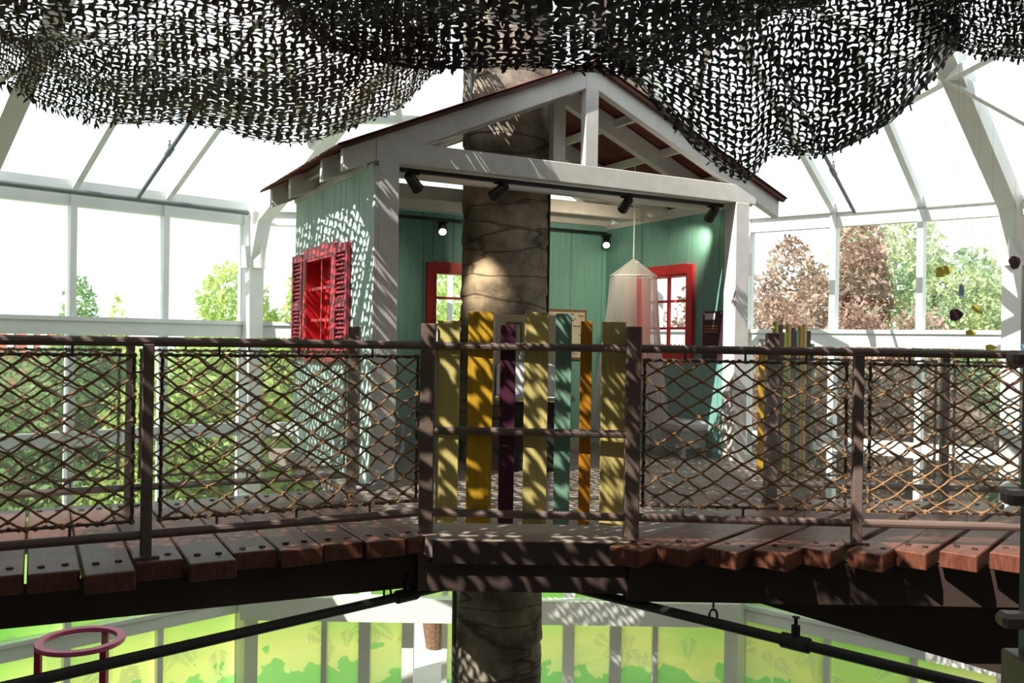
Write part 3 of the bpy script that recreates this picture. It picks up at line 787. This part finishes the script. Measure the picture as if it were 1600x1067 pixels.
# electrical track and lamps
MB().box(0.15, 3.5, 0.10, 0.13, 2.405, 2.438, HF).build('light_track', M_BLACK, house)
MB().box(0.1, 3.5, DEP - 0.17, DEP - 0.14, 2.33, 2.362, HF).build('light_track', M_BLACK, house)
M_LENS = emit('warm_lamp_face', (1.0, 0.72, 0.38), 9.0)
def track_lamp(pos, aim, label, power, on, ang=34):
    pos = Vector(pos); aim = Vector(aim); d = (aim - pos).normalized()
    root = thing('track_spotlight', pos, label, 'spotlight', 'track spotlights in the playhouse')
    h = pos - Vector((0, 0, 0.075))
    MB().tube([pos - Vector((0.05, 0.02, 0.01)), pos + Vector((0.05, 0.02, -0.01))], 0.02, 8).build('adapter', M_BLACK, root)
    MB().tube([pos, h], 0.014, 8).build('stem', M_BLACK, root)
    MB().tube([h - d * 0.075, h - d * 0.06, h + d * 0.075, h + d * 0.095], [0.032, 0.042, 0.046, 0.05], 14).build('head', M_BLACK, root, smooth=False)
    MB().tube([h + d * 0.0955, h + d * 0.098], 0.038, 14).build('lens', M_LENS if on or power else M_BLACK, root)
    if power:
        ld = bpy.data.lights.new('spot', 'SPOT'); ld.energy = power; ld.spot_size = math.radians(ang); ld.spot_blend = 0.9; ld.color = (1, 0.82, 0.58); ld.shadow_soft_size = 0.03
        lo = bpy.data.objects.new('lamp_light', ld); lo.location = h + d * 0.11; lo.rotation_euler = d.to_track_quat('-Z', 'Y').to_euler()
        link(lo, root)
def on_track(px, w, z=2.42):
    best = min((abs(800 + F_PX * HF(s, w, 0).x / HF(s, w, 0).y - px), s) for s in np.linspace(0.05, 3.6, 400))
    return HF(best[1], w, z)
track_lamp(on_track(641, 0.115), (TX - 0.18, TY - 0.35, 1.65), 'black spotlight on the front beam nearest the left post', 190, True, 24)
track_lamp(on_track(778, 0.115), HF(0.35, 2.2, 1.4), 'black spotlight on the front beam in front of the trunk', 45, False, 60)
track_lamp(on_track(975, 0.115), HF(2.9, 2.2, 1.5), 'black spotlight on the front beam above the canopy', 75, False, 95)
track_lamp(on_track(1110, 0.115), HF(3.6, 1.0, 1.9), 'black spotlight on the front beam nearest the right post', 38, False, 70)
track_lamp(on_track(688, DEP - 0.155, 2.34), (-0.45, 7.2, 0.9), 'lit spotlight on the back track left of the trunk', 14, True)
track_lamp(on_track(945, DEP - 0.155, 2.34), (0.8, 7.8, 0.5), 'lit spotlight on the back track in the right corner', 14, True)

# ------------------------------------------------------------------ things in the playhouse
# play sink
sx0, sx1, sy = W(773, 560, 7.72).x, W(873, 560, 7.72).x, 7.72
sk = thing('play_sink', ((sx0 + sx1) / 2, sy, 0), 'small white play sink with cream backboard in front of the trunk', 'sink')
MB().box(sx0, sx1, sy + 0.10, sy + 0.13, 0.55, 1.335).build('backboard', mat('cream_beadboard', (0.60, 0.52, 0.38), 0.6, 0.08, 12, 0.1, (20, 1, 1)), sk, 0.003)
MB().box(sx0 - 0.03, sx0, sy + 0.05, sy + 0.14, 0.55, 1.33).build('side_board', M_WOODW, sk, 0.003)
bs = MB().prism([(sx0 + 0.02, 0.64), (sx1 + 0.02, 0.64), (sx1 + 0.02, 0.80), (sx1 - 0.04, 0.905), (sx1 - 0.10, 0.92), (sx0 + 0.06, 0.92), (sx0 + 0.02, 0.90)], sy - 0.16, sy + 0.10).build('basin', mat('white_enamel', (0.82, 0.83, 0.87), 0.2), sk, 0.01)
MB().box(sx0 + 0.01, sx1 + 0.10, sy - 0.19, sy + 0.10, 0.595, 0.64).build('rim', M_CHROME, sk, 0.008)
MB().blob((sx1 + 0.115, sy - 0.10, 0.62), 0.03, 8).build('knob', M_CHROME, sk)
MB().box(sx0 + 0.06, sx1 + 0.03, sy - 0.12, sy + 0.10, 0.0, 0.595).build('cabinet', mat('cabinet_shade', (0.02, 0.018, 0.016), 0.6), sk, 0.004)  # near-black block stands for the shade in the open bottom
fm = W(812, 552, sy).x
MB().tube([(fm, sy + 0.1, 0.98), (fm, sy - 0.02, 1.0), (fm, sy - 0.04, 0.95)], 0.014, 8).build('faucet', M_CHROME, sk)
for dx_ in (-0.05, 0.05): MB().blob((fm + dx_, sy + 0.06, 0.985), 0.022, 8).build('tap_handle', M_CHROME, sk)
mf = thing('wall_mirror', (fm, sy + 0.09, 1.1), 'small wood framed mirror hung on the sink backboard', 'mirror')
ma, mb_ = W(790, 520, sy).x, W(817, 520, sy).x
MB().box(ma, mb_, sy + 0.085, sy + 0.10, 1.04, 1.27).build('frame', mat('brown_frame', (0.24, 0.13, 0.06), 0.6, 0.15, 10), mf)
MB().box(ma + 0.025, mb_ - 0.025, sy + 0.080, sy + 0.085, 1.065, 1.245).build('mirror_glass', mat('mirror', (0.6, 0.75, 0.75), 0.06, metal=1.0), mf)
# framed map
FA = lambda px: min((abs(800 + F_PX * HF(s, DEP - 0.07, 0).x / HF(s, DEP - 0.07, 0).y - px), s) for s in np.linspace(0.05, 3.6, 500))[1]
m0, m1 = FA(846), FA(916)
mp_ = thing('framed_map', HF((m0 + m1) / 2, DEP - 0.07, 1.0), 'brown framed map with ink drawings on the back wall', 'picture')
MB().box(m0, m1, DEP - 0.08, DEP - 0.06, 0.90, 1.47, HF).build('frame', mat('map_frame', (0.22, 0.11, 0.05), 0.5, 0.15, 9), mp_, 0.003)
MB().box(m0 + 0.03, m1 - 0.03, DEP - 0.085, DEP - 0.08, 0.93, 1.44, HF).build('paper', mat('map_paper', (0.62, 0.58, 0.48), 0.8, 0.05, 4), mp_)
ink = mat('ink', (0.12, 0.11, 0.10), 0.9); ri = random.Random(5)
im = MB()
for i in range(60):
    s = m0 + 0.06 + ri.random() * (m1 - m0 - 0.14); z = 0.96 + ri.random() * 0.46
    if i < 26: z = 1.40 + ri.uniform(-0.015, 0.015) if i < 12 else 1.02 + ri.uniform(-0.05, 0.08)
    ln = ri.uniform(0.01, 0.05); im.box(s, s + ln, DEP - 0.0862, DEP - 0.085, z, z + ri.uniform(0.003, 0.014), HF)
im.build('ink_print', ink, mp_)['kind'] = 'stuff'
# wall sign on the right wall
sg = thing('wall_sign', HF(LEN - 0.06, 0.30, 1.0), 'dark plum information sign on the right wall', 'sign')
MB().box(0.155, 0.445, 0.060, 0.070, 0.93, 1.425, lambda a, d, z: WRf(a, -d, z)).build('panel', mat('plum_panel', (0.045, 0.018, 0.03), 0.5), sg)
SGF = lambda a, d, z: WRf(0.445 - a, -0.070 - d, z)      # a from the sign's left edge as seen
MB().box(0.03, 0.185, 0, 0.002, 1.345, 1.405, SGF).build('white_label', mat('paper_label', (0.72, 0.72, 0.76), 0.6), sg)
og = mat('orange_print', (0.55, 0.22, 0.08), 0.7); gp_ = mat('grey_print', (0.20, 0.13, 0.15), 0.7)
rs_ = random.Random(9)
def print_line(z, h, a0, a1, m, nm):
    a = a0; q = MB()
    while a < a1:
        l = rs_.uniform(0.012, 0.035); q.box(a, min(a + l, a1), 0, 0.0015, z, z + h, SGF); a += l + 0.007
    q.build(nm, m, sg)['kind'] = 'stuff'
for k_ in range(3): print_line(1.275 - k_ * 0.028, 0.013, 0.03, 0.215 + 0.01 * (k_ == 1), og, 'orange_print_line')
for k_ in range(3): print_line(1.165 - k_ * 0.020, 0.006, 0.035, 0.24 if k_ < 2 else 0.13, gp_, 'small_print_line')
for k_ in range(6): print_line(1.085 - k_ * 0.018, 0.006, 0.035, 0.22, gp_, 'small_print_line')
for a, z in ((0.02, 1.405), (0.27, 1.405), (0.02, 0.945), (0.27, 0.945)): MB().box(a - 0.006, a + 0.006, 0, 0.003, z - 0.006, z + 0.006, SGF).build('screw', M_CHROME, sg)

# sheer bed canopy
cx, cy = W(990, 405, 9.0).x, 9.0
can = thing('bed_canopy', (cx, cy, 0), 'sheer white and pink bed canopy hanging in the right corner', 'canopy')
M_SHW = sheer('sheer_white', (0.80, 0.82, 0.84), 0.42); M_SHP = sheer('sheer_pink', (0.95, 0.42, 0.42), 0.45)
za, zr = W(990, 403, 9.0).z, W(990, 432, 9.0).z
def drape(t0, t1, rs0, m, nm, seed, rmul=1.0, zlow=0.12):
    n, rows = 90, 16; vs_, fs = [], []
    for j in range(rows + 1):
        t = j / rows; z = zr + (zlow - zr) * t
        for i in range(n + 1):
            a = t0 + (t1 - t0) * i / n
            sq = 1 / max(abs(math.cos(a)), abs(math.sin(a))) ** 0.5
            r = (0.235 + (rs0 - 0.235) * t ** 1.4) * sq * rmul + 0.018 * t ** 0.5 * math.sin(a * 19 + seed) + 0.01 * t * math.sin(a * 43)
            vs_.append((cx + math.cos(a) * r, cy + math.sin(a) * r * 0.8, z))
    for j in range(rows):
        for i in range(n): b = j * (n + 1) + i; fs.append((b, b + 1, b + n + 2, b + n + 1))
    return MB().add(vs_, fs).build(nm, m, can, smooth=True)
vs_ = [(cx, cy, za)]; n = 48
for i in range(n):
    a = 2 * math.pi * i / n; sq = 1 / max(abs(math.cos(a)), abs(math.sin(a))) ** 0.5
    vs_.append((cx + math.cos(a) * 0.235 * sq, cy + math.sin(a) * 0.19 * sq, zr + 0.008 * math.sin(a * 8)))
MB().add(vs_, [(0, 1 + i, 1 + (i + 1) % n) for i in range(n)]).build('crown', M_SHW, can)
MB().tube([(cx + math.cos(a) * 0.235 / max(abs(math.cos(a)), abs(math.sin(a))) ** 0.5, cy + math.sin(a) * 0.19 / max(abs(math.cos(a)), abs(math.sin(a))) ** 0.5, zr) for a in [2 * math.pi * i / 36 for i in range(37)]], 0.006, 6).build('hoop', mat('white_hoop', (0.8, 0.8, 0.8), 0.5), can)
drape(2.2, 4.75, 0.44, M_SHW, 'white_drape', 0.3); drape(-0.9, 1.9, 0.36, M_SHP, 'pink_drape', 1.1)
drape(4.95, 5.6, 0.40, M_SHW, 'white_drape', 2.0)
MB().tube([(cx, cy, za), (cx, cy, 2.95)], 0.006, 6).build('cord', mat('white_cord', (0.7, 0.7, 0.7), 0.7), can)
# low bench against the right wall
bn = thing('bench', HF(3.2, 0.52, 0), 'low grey toddler bench with white cushion against the right wall', 'bench')
BF = lambda a, d, z: HF(3.53 - d, 0.25 + a, z)
gy = mat('grey_bench_paint', (0.30, 0.29, 0.27), 0.6, 0.08, 6)
MB().box(0.03, 0.60, 0.05, 0.34, 0.10, 0.27, BF).build('body', gy, bn, 0.006)
for a in (0.03, 0.55):
    for d in (0.05, 0.29): MB().box(a, a + 0.05, d, d + 0.05, 0, 0.10, BF).build('leg', gy, bn)
MB().box(0.0, 0.63, 0.02, 0.37, 0.27, 0.36, BF).build('cushion', mat('white_cushion', (0.68, 0.68, 0.66), 0.9, 0.05, 9), bn, 0.03)
# outlet box and hose on the left post
ob = thing('outlet_box', HF(0.17, 0.0, 0.85), 'small black outlet box beside the left timber post', 'outlet')
MB().box(0.146, 0.20, 0.0, 0.09, 0.83, 0.90, HF).build('box', M_BLACK, ob, 0.004)
MB().box(0.160, 0.188, -0.004, 0.0, 0.845, 0.885, HF).build('cover', M_GREYPIPE, ob)
hp = [HF(0.16, -0.02, 0.56), HF(0.21, -0.06, 0.42), HF(0.19, -0.12, 0.28), HF(0.08, -0.16, 0.14), HF(-0.02, -0.2, 0.05), HF(-0.2, -0.22, 0.024)]
tag(MB().tube(hp, 0.02, 8).build('hose', mat('grey_hose', (0.30, 0.33, 0.38), 0.5), None, smooth=True), 'grey flexible hose curling down beside the left timber post', 'hose')

# ================================================================== PIPES
def pipe(name, label, pts, r, m, tees=(), hangers=()):
    root = thing(name, pts[0], label, 'pipe')
    MB().tube(pts, r, 10).build('pipe_run', m, root)
    for t in tees:
        t = Vector(t); d = (Vector(pts[-1]) - Vector(pts[0])).normalized()
        MB().tube([t - d * 0.075, t - d * 0.07, t + d * 0.07, t + d * 0.075], [r * 1.1, r * 1.45, r * 1.45, r * 1.1], 10).build('coupling', m, root)
        MB().tube([t, t + Vector((0, 0, 0.085))], r * 0.85, 8).build('outlet', m, root)
        MB().tube([t + Vector((0, 0, 0.085)), t + Vector((0, 0, 0.12)), t + Vector((0, 0, 0.122)), t + Vector((0, 0, 0.127))], [r * 0.35, r * 0.35, r * 0.75, r * 0.75], 8).build('sprinkler_head', m, root)
    for h, top in hangers:
        h = Vector(h)
        MB().tube([h + Vector((0, 0, r + 0.05)), (h.x, h.y, top)], 0.006, 6).build('hanger_rod', m, root)
        MB().tube([h + Vector((math.sin(a) * r * 0.8, 0, 0.02 + r * 0.6 + math.cos(a) * r * 1.3)) for a in [2 * math.pi * i / 10 for i in range(11)]], 0.007, 5).build('hanger_ring', m, root)
    return root
def on_line(a, b, t): return Vector(a) + (Vector(b) - Vector(a)) * t
def at_px(a, b, px):
    return min(((abs(800 + F_PX * on_line(a, b, t).x / on_line(a, b, t).y - px), t) for t in np.linspace(0, 1, 500)))[1]
a, b = W(690, 917, 5.35), W(-350, 1160, 3.2)
a, b = Vector((a.x, 5.35, -0.365)), None
l0 = W(690, 917, 5.30); l1 = W(60, 1062, 3.76); l2 = l1 + (l1 - l0) * 0.6; l0b = l0 + (l0 - l1) * 0.12
pipe('sprinkler_pipe', 'black sprinkler pipe slung below the left footbridge', [l0b, l2], 0.026, M_PIPE, [on_line(l0b, l2, at_px(l0b, l2, 641))], [(on_line(l0b, l2, at_px(l0b, l2, 612)), -0.3)])
r0 = W(880, 915, 5.34); r1 = W(1500, 1067, 3.89); r2 = r1 + (r1 - r0) * 0.5; r0b = r0 + (r0 - r1) * 0.10
pipe('sprinkler_pipe', 'black sprinkler pipe slung below the right footbridge', [r0b, r2], 0.026, M_PIPE, [on_line(r0b, r2, at_px(r0b, r2, 1250))], [(on_line(r0b, r2, at_px(r0b, r2, 1122)), -0.15)])
# eave pipes
p0, p1 = FL(3.3, 0.26, 2.80), FL(0.12, 0.26, 2.80)
pipe('eave_pipe', 'dark sprinkler pipe along the left eave', [p0, p1], 0.034, M_GREYPIPE, [])
t0 = FL(1.62, 0.26, 2.80)
pipe('branch_pipe', 'thin dark pipe climbing the left glass roof', [t0, FL(1.62, 3.4, 2.80 + 3.1 * SLOPE)], 0.024, M_GREYPIPE, [on_line(t0, FL(1.62, 3.4, 2.80 + 3.1 * SLOPE), 0.3)])
pipe('eave_pipe', 'pale sprinkler pipe along the right eave', [FR(1.55, 0.26, 2.80), FR(3.5, 0.26, 2.80)], 0.028, mat('pale_pipe', (0.5, 0.52, 0.5), 0.4), [])
pipe('branch_pipe', 'thin grey pipe climbing the right glass roof', [FR(1.55, 0.26, 2.80), FR(1.55, 3.4, 2.80 + 3.1 * SLOPE)], 0.022, M_GREYPIPE, [on_line(FR(1.55, 0.26, 2.80), FR(1.55, 3.4, 2.80 + 3.1 * SLOPE), 0.25)])

# ================================================================== LOWER LEVEL RING STAND
rc = W(126, 1001, 8.1)
rg = thing('ring_stand', (rc.x, rc.y, GZ), 'tall stand with pink ring top on red legs, lower level left', 'stand')
M_PINK = mat('pink_plastic', (0.62, 0.10, 0.25), 0.35); M_LEG = mat('red_leg', (0.42, 0.03, 0.05), 0.4)
MB().lathe([(0.305, -0.02), (0.375, -0.02), (0.378, 0.0), (0.375, 0.02), (0.305, 0.02), (0.302, 0.0), (0.305, -0.02)], rc, 40).build('ring', M_PINK, rg, smooth=False)
for an in (-2.75, -0.55, 1.35):
    x, y = rc.x + 0.34 * math.cos(an), rc.y + 0.34 * math.sin(an)
    MB().box(x - 0.028, x + 0.028, y - 0.02, y + 0.02, GZ, rc.z - 0.02).build('leg', M_LEG, rg)
MB().lathe([(0.27, -1.4), (0.27, -0.02)], rc, 32).build('clear_tube', M_ACRYL, rg, smooth=True)

# ================================================================== NEAR RAILING AT THE RIGHT EDGE
NY = 2.5
nx0 = W(1577, 560, NY).x
nr = thing('railing', (nx0 + 0.1, NY, GZ + 3), 'brown rounded rail ends of a near railing at the right edge', 'railing')
for py, off in ((559, 0.0), (777, -0.010), (968, -0.018)):
    z = W(1590, py, NY).z
    MB().box(nx0 + off, nx0 + 1.2, NY - 0.03, NY + 0.03, z - 0.021, z + 0.021).build('rail', M_BROWN, nr, 0.012)
pxp = W(1592, 700, NY).x
MB().box(pxp + 0.045, pxp + 0.08, NY + 0.03, NY + 0.07, -1.2, W(1590, 550, NY).z).build('post', mat('slate_post', (0.07, 0.085, 0.095), 0.4), nr, 0.004)
MB().box(pxp + 0.012, pxp + 0.10, NY - 0.03, NY + 0.10, -1.4, W(1590, 1030, NY).z).build('post_sleeve', M_BROWN, nr, 0.006)

# ================================================================== HANGING MOBILE
mo = thing('hanging_mobile', W(1500, 350, 6.2), 'hanging mobile of yellow, plum and blue petals at right', 'mobile')
M_YP = mat('yellow_petal', (0.72, 0.62, 0.08), 0.5); M_PP = mat('plum_petal', (0.05, 0.012, 0.03), 0.5); M_BP = mat('blue_petal', (0.28, 0.52, 0.72), 0.5)
wires = MB(); hub = W(1515, 60, 6.2)
def petal(px, py, wx, hy, ang, m, tilt=0.2):
    c = W(px, py, 6.2); n = 20; k = 6.2 / F_PX; ca, sa = math.cos(ang), math.sin(ang); top, bot = [], []
    for i in range(n):
        a = 2 * math.pi * i / n
        r = 1.0 + 0.16 * math.cos(3 * a) if abs(wx - hy) < 14 else 1.0 + 0.18 * math.cos(a)
        x, z = math.cos(a) * wx / 2 * k * r, math.sin(a) * hy / 2 * k
        q = Vector((x * ca - z * sa, (x * ca - z * sa) * tilt, x * sa + z * ca))
        top.append(c + q - Vector((0, 0.003, 0))); bot.append(c + q + Vector((0, 0.003, 0)))
    MB().add(top + bot, [tuple(range(n)), tuple(range(n, 2 * n))[::-1]] + [(i, (i + 1) % n, n + (i + 1) % n, n + i) for i in range(n)]).build('petal', m, mo)
    return c
for a in ((1473, 424, 30, 17, 0.25, M_YP), (1493, 492, 23, 19, 0.1, M_PP), (1585, 410, 20, 21, 0.5, M_PP), (1502, 455, 9, 22, 0, M_BP), (1526, 483, 22, 9, -0.6, M_YP), (1516, 520, 18, 9, 0, M_YP), (1547, 543, 18, 10, 0, M_YP), (1598, 546, 9, 18, 0, M_BP)):
    c = petal(*a); arm = Vector((c.x, 6.2, hub.z - 0.02 - abs(c.x - hub.x) * 0.12))
    MB().tube([c, arm], 0.0006, 4).build('wire', M_GREYPIPE, mo)
MB().tube([Vector((W(1465, 60, 6.2).x, 6.2, hub.z - 0.05)), hub, Vector((W(1606, 60, 6.2).x, 6.2, hub.z - 0.06))], 0.003, 5).build('wire_arm', M_GREYPIPE, mo)

# ================================================================== CAMOUFLAGE NETS
def catmull(P, t):
    n = len(P) - 1; x = t * n; i = np.clip(np.floor(x).astype(int), 0, n - 1); f = (x - i)[:, None]
    p = lambda k: P[np.clip(k, 0, n)]
    p0, p1, p2, p3 = p(i - 1), p(i), p(i + 1), p(i + 2)
    return 0.5 * ((2 * p1) + (-p0 + p2) * f + (2 * p0 - 5 * p1 + 4 * p2 - p3) * f ** 2 + (-p0 + 3 * p1 - 3 * p2 + p3) * f ** 3)

def camo(name, label, ctrl, m, pitch=0.05, seed=1, open_=0.46, wob=0.05, tatter=False):
    """ctrl: rows of points from the hanging hem toward the viewer"""
    r = np.random.default_rng(seed)
    C = np.array([[tuple(p) for p in row] for row in ctrl], float)
    nr_, nc = C.shape[:2]
    lu = np.linalg.norm(np.diff(C, axis=1), axis=2).sum(1).mean(); lv = np.linalg.norm(np.diff(C, axis=0), axis=2).sum(0).mean()
    nu, nv = int(lu / pitch), int(lv / (pitch * 1.7))
    u = np.linspace(0, 1, nu + 1); v = np.linspace(0, 1, nv + 1)
    rows = np.stack([catmull(C[k], u) for k in range(nr_)])                       # nr x nu+1 x 3
    G = np.stack([catmull(rows[:, i], v) for i in range(nu + 1)], 1)              # nv+1 x nu+1 x 3
    # small sags and wrinkles
    U, V = np.meshgrid(u * lu, v * lv)
    for k in range(7):
        a, b, ph = r.normal() * 2.2, r.normal() * 2.2, r.uniform(0, 6.28)
        G[..., 2] += wob * 0.5 * np.sin(a * U + b * V + ph)
    G += r.normal(size=G.shape) * pitch * 0.10
    # slanted weave: shift along u with v so that the cuts do not line up on a square grid
    P00, P10, P01, P11 = G[:-1, :-1], G[:-1, 1:], G[1:, :-1], G[1:, 1:]
    nrm = np.cross(P10 - P00, P01 - P00); nrm /= np.linalg.norm(nrm, axis=2)[..., None] + 1e-9
    def B(x, y): return (P00 * (1 - x) * (1 - y) + P10 * x * (1 - y) + P01 * (1 - x) * y + P11 * x * y)
    ii, jj = np.meshgrid(np.arange(nu), np.arange(nv))
    par = ((ii + jj) % 2)[..., None]
    Uc, Vc = U[:-1, :-1, None], V[:-1, :-1, None]
    pat = sum(np.sin(r.normal() * 2.5 * Uc + r.normal() * 2.5 * Vc + r.uniform(0, 6.28)) for _ in range(5)) / 5
    h = open_ * (1 + 0.7 * pat) * r.uniform(0.65, 1.3, size=par.shape); h = np.clip(h, 0.12, 0.66); bend = r.uniform(0.08, 0.2, size=par.shape)
    base = 0.5 - h / 2 - bend / 2
    hx = [0.07, 0.5, 0.93, 0.93, 0.5, 0.07]
    hy = [base, base + bend, base, base + h * 0.8, base + h + bend, base + h * 0.8]
    border = [(0, 0), (0.5, 0), (1, 0), (1, 1), (0.5, 1), (0, 1)]
    cells = []
    for k in range(6):
        x0, y0 = border[k]
        cells.append(B(x0, y0) * (1 - par) + B(y0, x0) * par)
    for k in range(6):
        y = np.clip(hy[k] + r.normal(size=par.shape) * 0.04, 0.04, 0.96); x = np.clip(hx[k] + r.normal(size=par.shape) * 0.03, 0.04, 0.96)
        q = B(x, y) * (1 - par) + B(y, x) * par
        cells.append(q + nrm * r.normal(size=par.shape) * pitch * 0.10)
    # loose flap that was cut from the hole
    fl = pitch * r.uniform(0.25, 0.75, size=par.shape); sgn = np.where(r.random(size=par.shape) < 0.7, -1.0, 1.0)
    dn = np.array([0, 0, -1.0])
    fa, fb = cells[9], cells[10]
    cells.append(fa + (cells[7] - fa) * 0.35 + nrm * fl * sgn * 0.6 + dn * fl * 0.4)
    cells.append(fb + (cells[7] - fb) * 0.25 + nrm * fl * sgn * 0.8 + dn * fl * 0.5)
    Vt = np.stack(cells, 2).reshape(-1, 3); nc_ = nu * nv
    loc = [(k, (k + 1) % 6, 6 + (k + 1) % 6, 6 + k) for k in range(6)] + [(9, 10, 13, 12)]
    Fc = (np.arange(nc_)[:, None, None] * 14 + np.array(loc)[None]).reshape(-1, 4)
    # tatters hanging from the hem
    tat, tf = [], []
    for i in range(nu):
        for _ in range(3 if tatter and i < nu * 0.38 else 1):
            b0 = G[0, i] + (G[0, i + 1] - G[0, i]) * r.uniform(0, 1) + (G[1, i] - G[0, i]) * r.uniform(0, 0.5)
            l = r.uniform(0.02, 0.05) + (r.uniform(0, 0.09) if tatter and i < nu * 0.38 else 0)
            d1 = np.array([r.normal() * 0.4, r.normal() * 0.4, -1.0]) * l; sd = np.array([r.normal(), r.normal(), 0.2]); sd = sd / np.linalg.norm(sd) * r.uniform(0.012, 0.024)
            k0 = len(Vt) + len(tat); tat += [b0 - sd * 0.4, b0 + d1 * 0.55 - sd, b0 + d1, b0 + d1 * 0.5 + sd]; tf.append((k0, k0 + 1, k0 + 2, k0 + 3))
    Vt = np.concatenate([Vt, np.array(tat)]); Fc = np.concatenate([Fc, np.array(tf)])
    me = bpy.data.meshes.new(name)
    me.vertices.add(len(Vt)); me.vertices.foreach_set('co', Vt.astype(np.float32).ravel())
    me.loops.add(Fc.size); me.loops.foreach_set('vertex_index', Fc.astype(np.int32).ravel())
    me.polygons.add(len(Fc)); me.polygons.foreach_set('loop_start', np.arange(0, Fc.size, 4, dtype=np.int32))
    me.update(calc_edges=True); me.validate()
    me.materials.append(m)
    o = link(bpy.data.objects.new(name, me))
    return tag(o, label, 'net')

def wide(f, xl):
    def g(x, y, d):
        p = f(x, y, d)
        if x < 150: t = (150 - x) / 210.0; p.x = p.x * (1 - t) + xl * t; p.z -= 0.12 * t
        return p
    return g

def rows_from(hem, spec):
    """hem: (px, py, depth); spec: list of functions giving the higher rows"""
    out_ = [[W(*h) for h in hem]]
    for f in spec: out_.append([f(*h) for h in hem])
    return out_
hemL = [(-60, 128, 8.1), (-20, 138, 8.4), (20, 142, 8.6), (90, 165, 8.9), (170, 192, 9.0), (290, 200, 9.2), (430, 213, 9.4), (545, 207, 9.5), (620, 180, 9.5), (665, 130, 9.4), (700, 95, 9.2)]
camo('camouflage_net', 'large brown camouflage net sagging across the upper left', rows_from(hemL, [
    lambda x, y, d: W(x * 1.0 + 10, y - 75, d - 1.2), wide(lambda x, y, d: W(x * 1.02, y * 0.25 - 30, 6.3), -4.3), wide(lambda x, y, d: W(x * 1.02, -90, 5.0), -4.6),
    wide(lambda x, y, d: Vector((W(x, 0, 4.2).x, 3.6, 3.4)), -4.7), wide(lambda x, y, d: Vector((W(x, 0, 3.6).x, 2.2, 3.45)), -4.7)]), M_NET, 0.055, 3, 0.43, 0.05, True)
hemM = [(400, -20, 7.2), (440, 25, 7.1), (500, 62, 7.0), (570, 78, 7.0), (650, 98, 7.0), (740, 110, 7.0), (830, 108, 7.0), (930, 100, 7.0), (1010, 88, 6.9), (1100, 60, 6.8), (1200, 25, 6.8), (1290, -15, 6.8)]
camo('camouflage_net', 'dark camouflage net bunched along the top above the gable', rows_from(hemM, [
    lambda x, y, d: W(x, y - 22, d - 0.25), lambda x, y, d: W(x, y * 0.45 - 5, d - 1.0), lambda x, y, d: W(x, -70, 5.0), lambda x, y, d: Vector((W(x, 0, 4.2).x, 3.2, 3.45))]), M_NETB, 0.075, 5, 0.38, 0.06)
hemR = [(940, 92, 7.3), (1000, 140, 7.5), (1060, 195, 7.75), (1115, 243, 8.0), (1165, 268, 8.2), (1205, 238, 8.1), (1250, 252, 7.8), (1295, 258, 7.6), (1350, 228, 7.4), (1400, 188, 7.2), (1450, 130, 7.0), (1495, 72, 6.9)]
camo('camouflage_net', 'black camouflage net bellying down over the right roof slope', rows_from(hemR, [
    lambda x, y, d: W(x + 4, y * 0.80 - 8, d - 0.5), lambda x, y, d: W(x + 6, y * 0.42, d - 1.2), lambda x, y, d: W(x + 10, -15 + y * 0.05, 5.6), lambda x, y, d: W(x + 10, -130, 4.6), lambda x, y, d: Vector((W(x, 0, 4.0).x, 3.0, 3.5))]), M_NETB, 0.064, 8, 0.44, 0.06)
hemF = [(1455, 30, 6.4), (1490, 72, 6.3), (1530, 85, 6.2), (1580, 82, 6.1), (1640, 75, 6.0), (1760, 70, 6.0), (1900, 60, 6.0)]
camo('camouflage_net', 'piece of black camouflage net at the top right corner', rows_from(hemF, [
    lambda x, y, d: W(x + 4, y * 0.5, d - 0.6), lambda x, y, d: W(x + 10, -50, 4.9), lambda x, y, d: Vector((W(x, 0, 4.0).x, 3.2, 3.4))]), M_NETB, 0.06, 12, 0.46, 0.04)
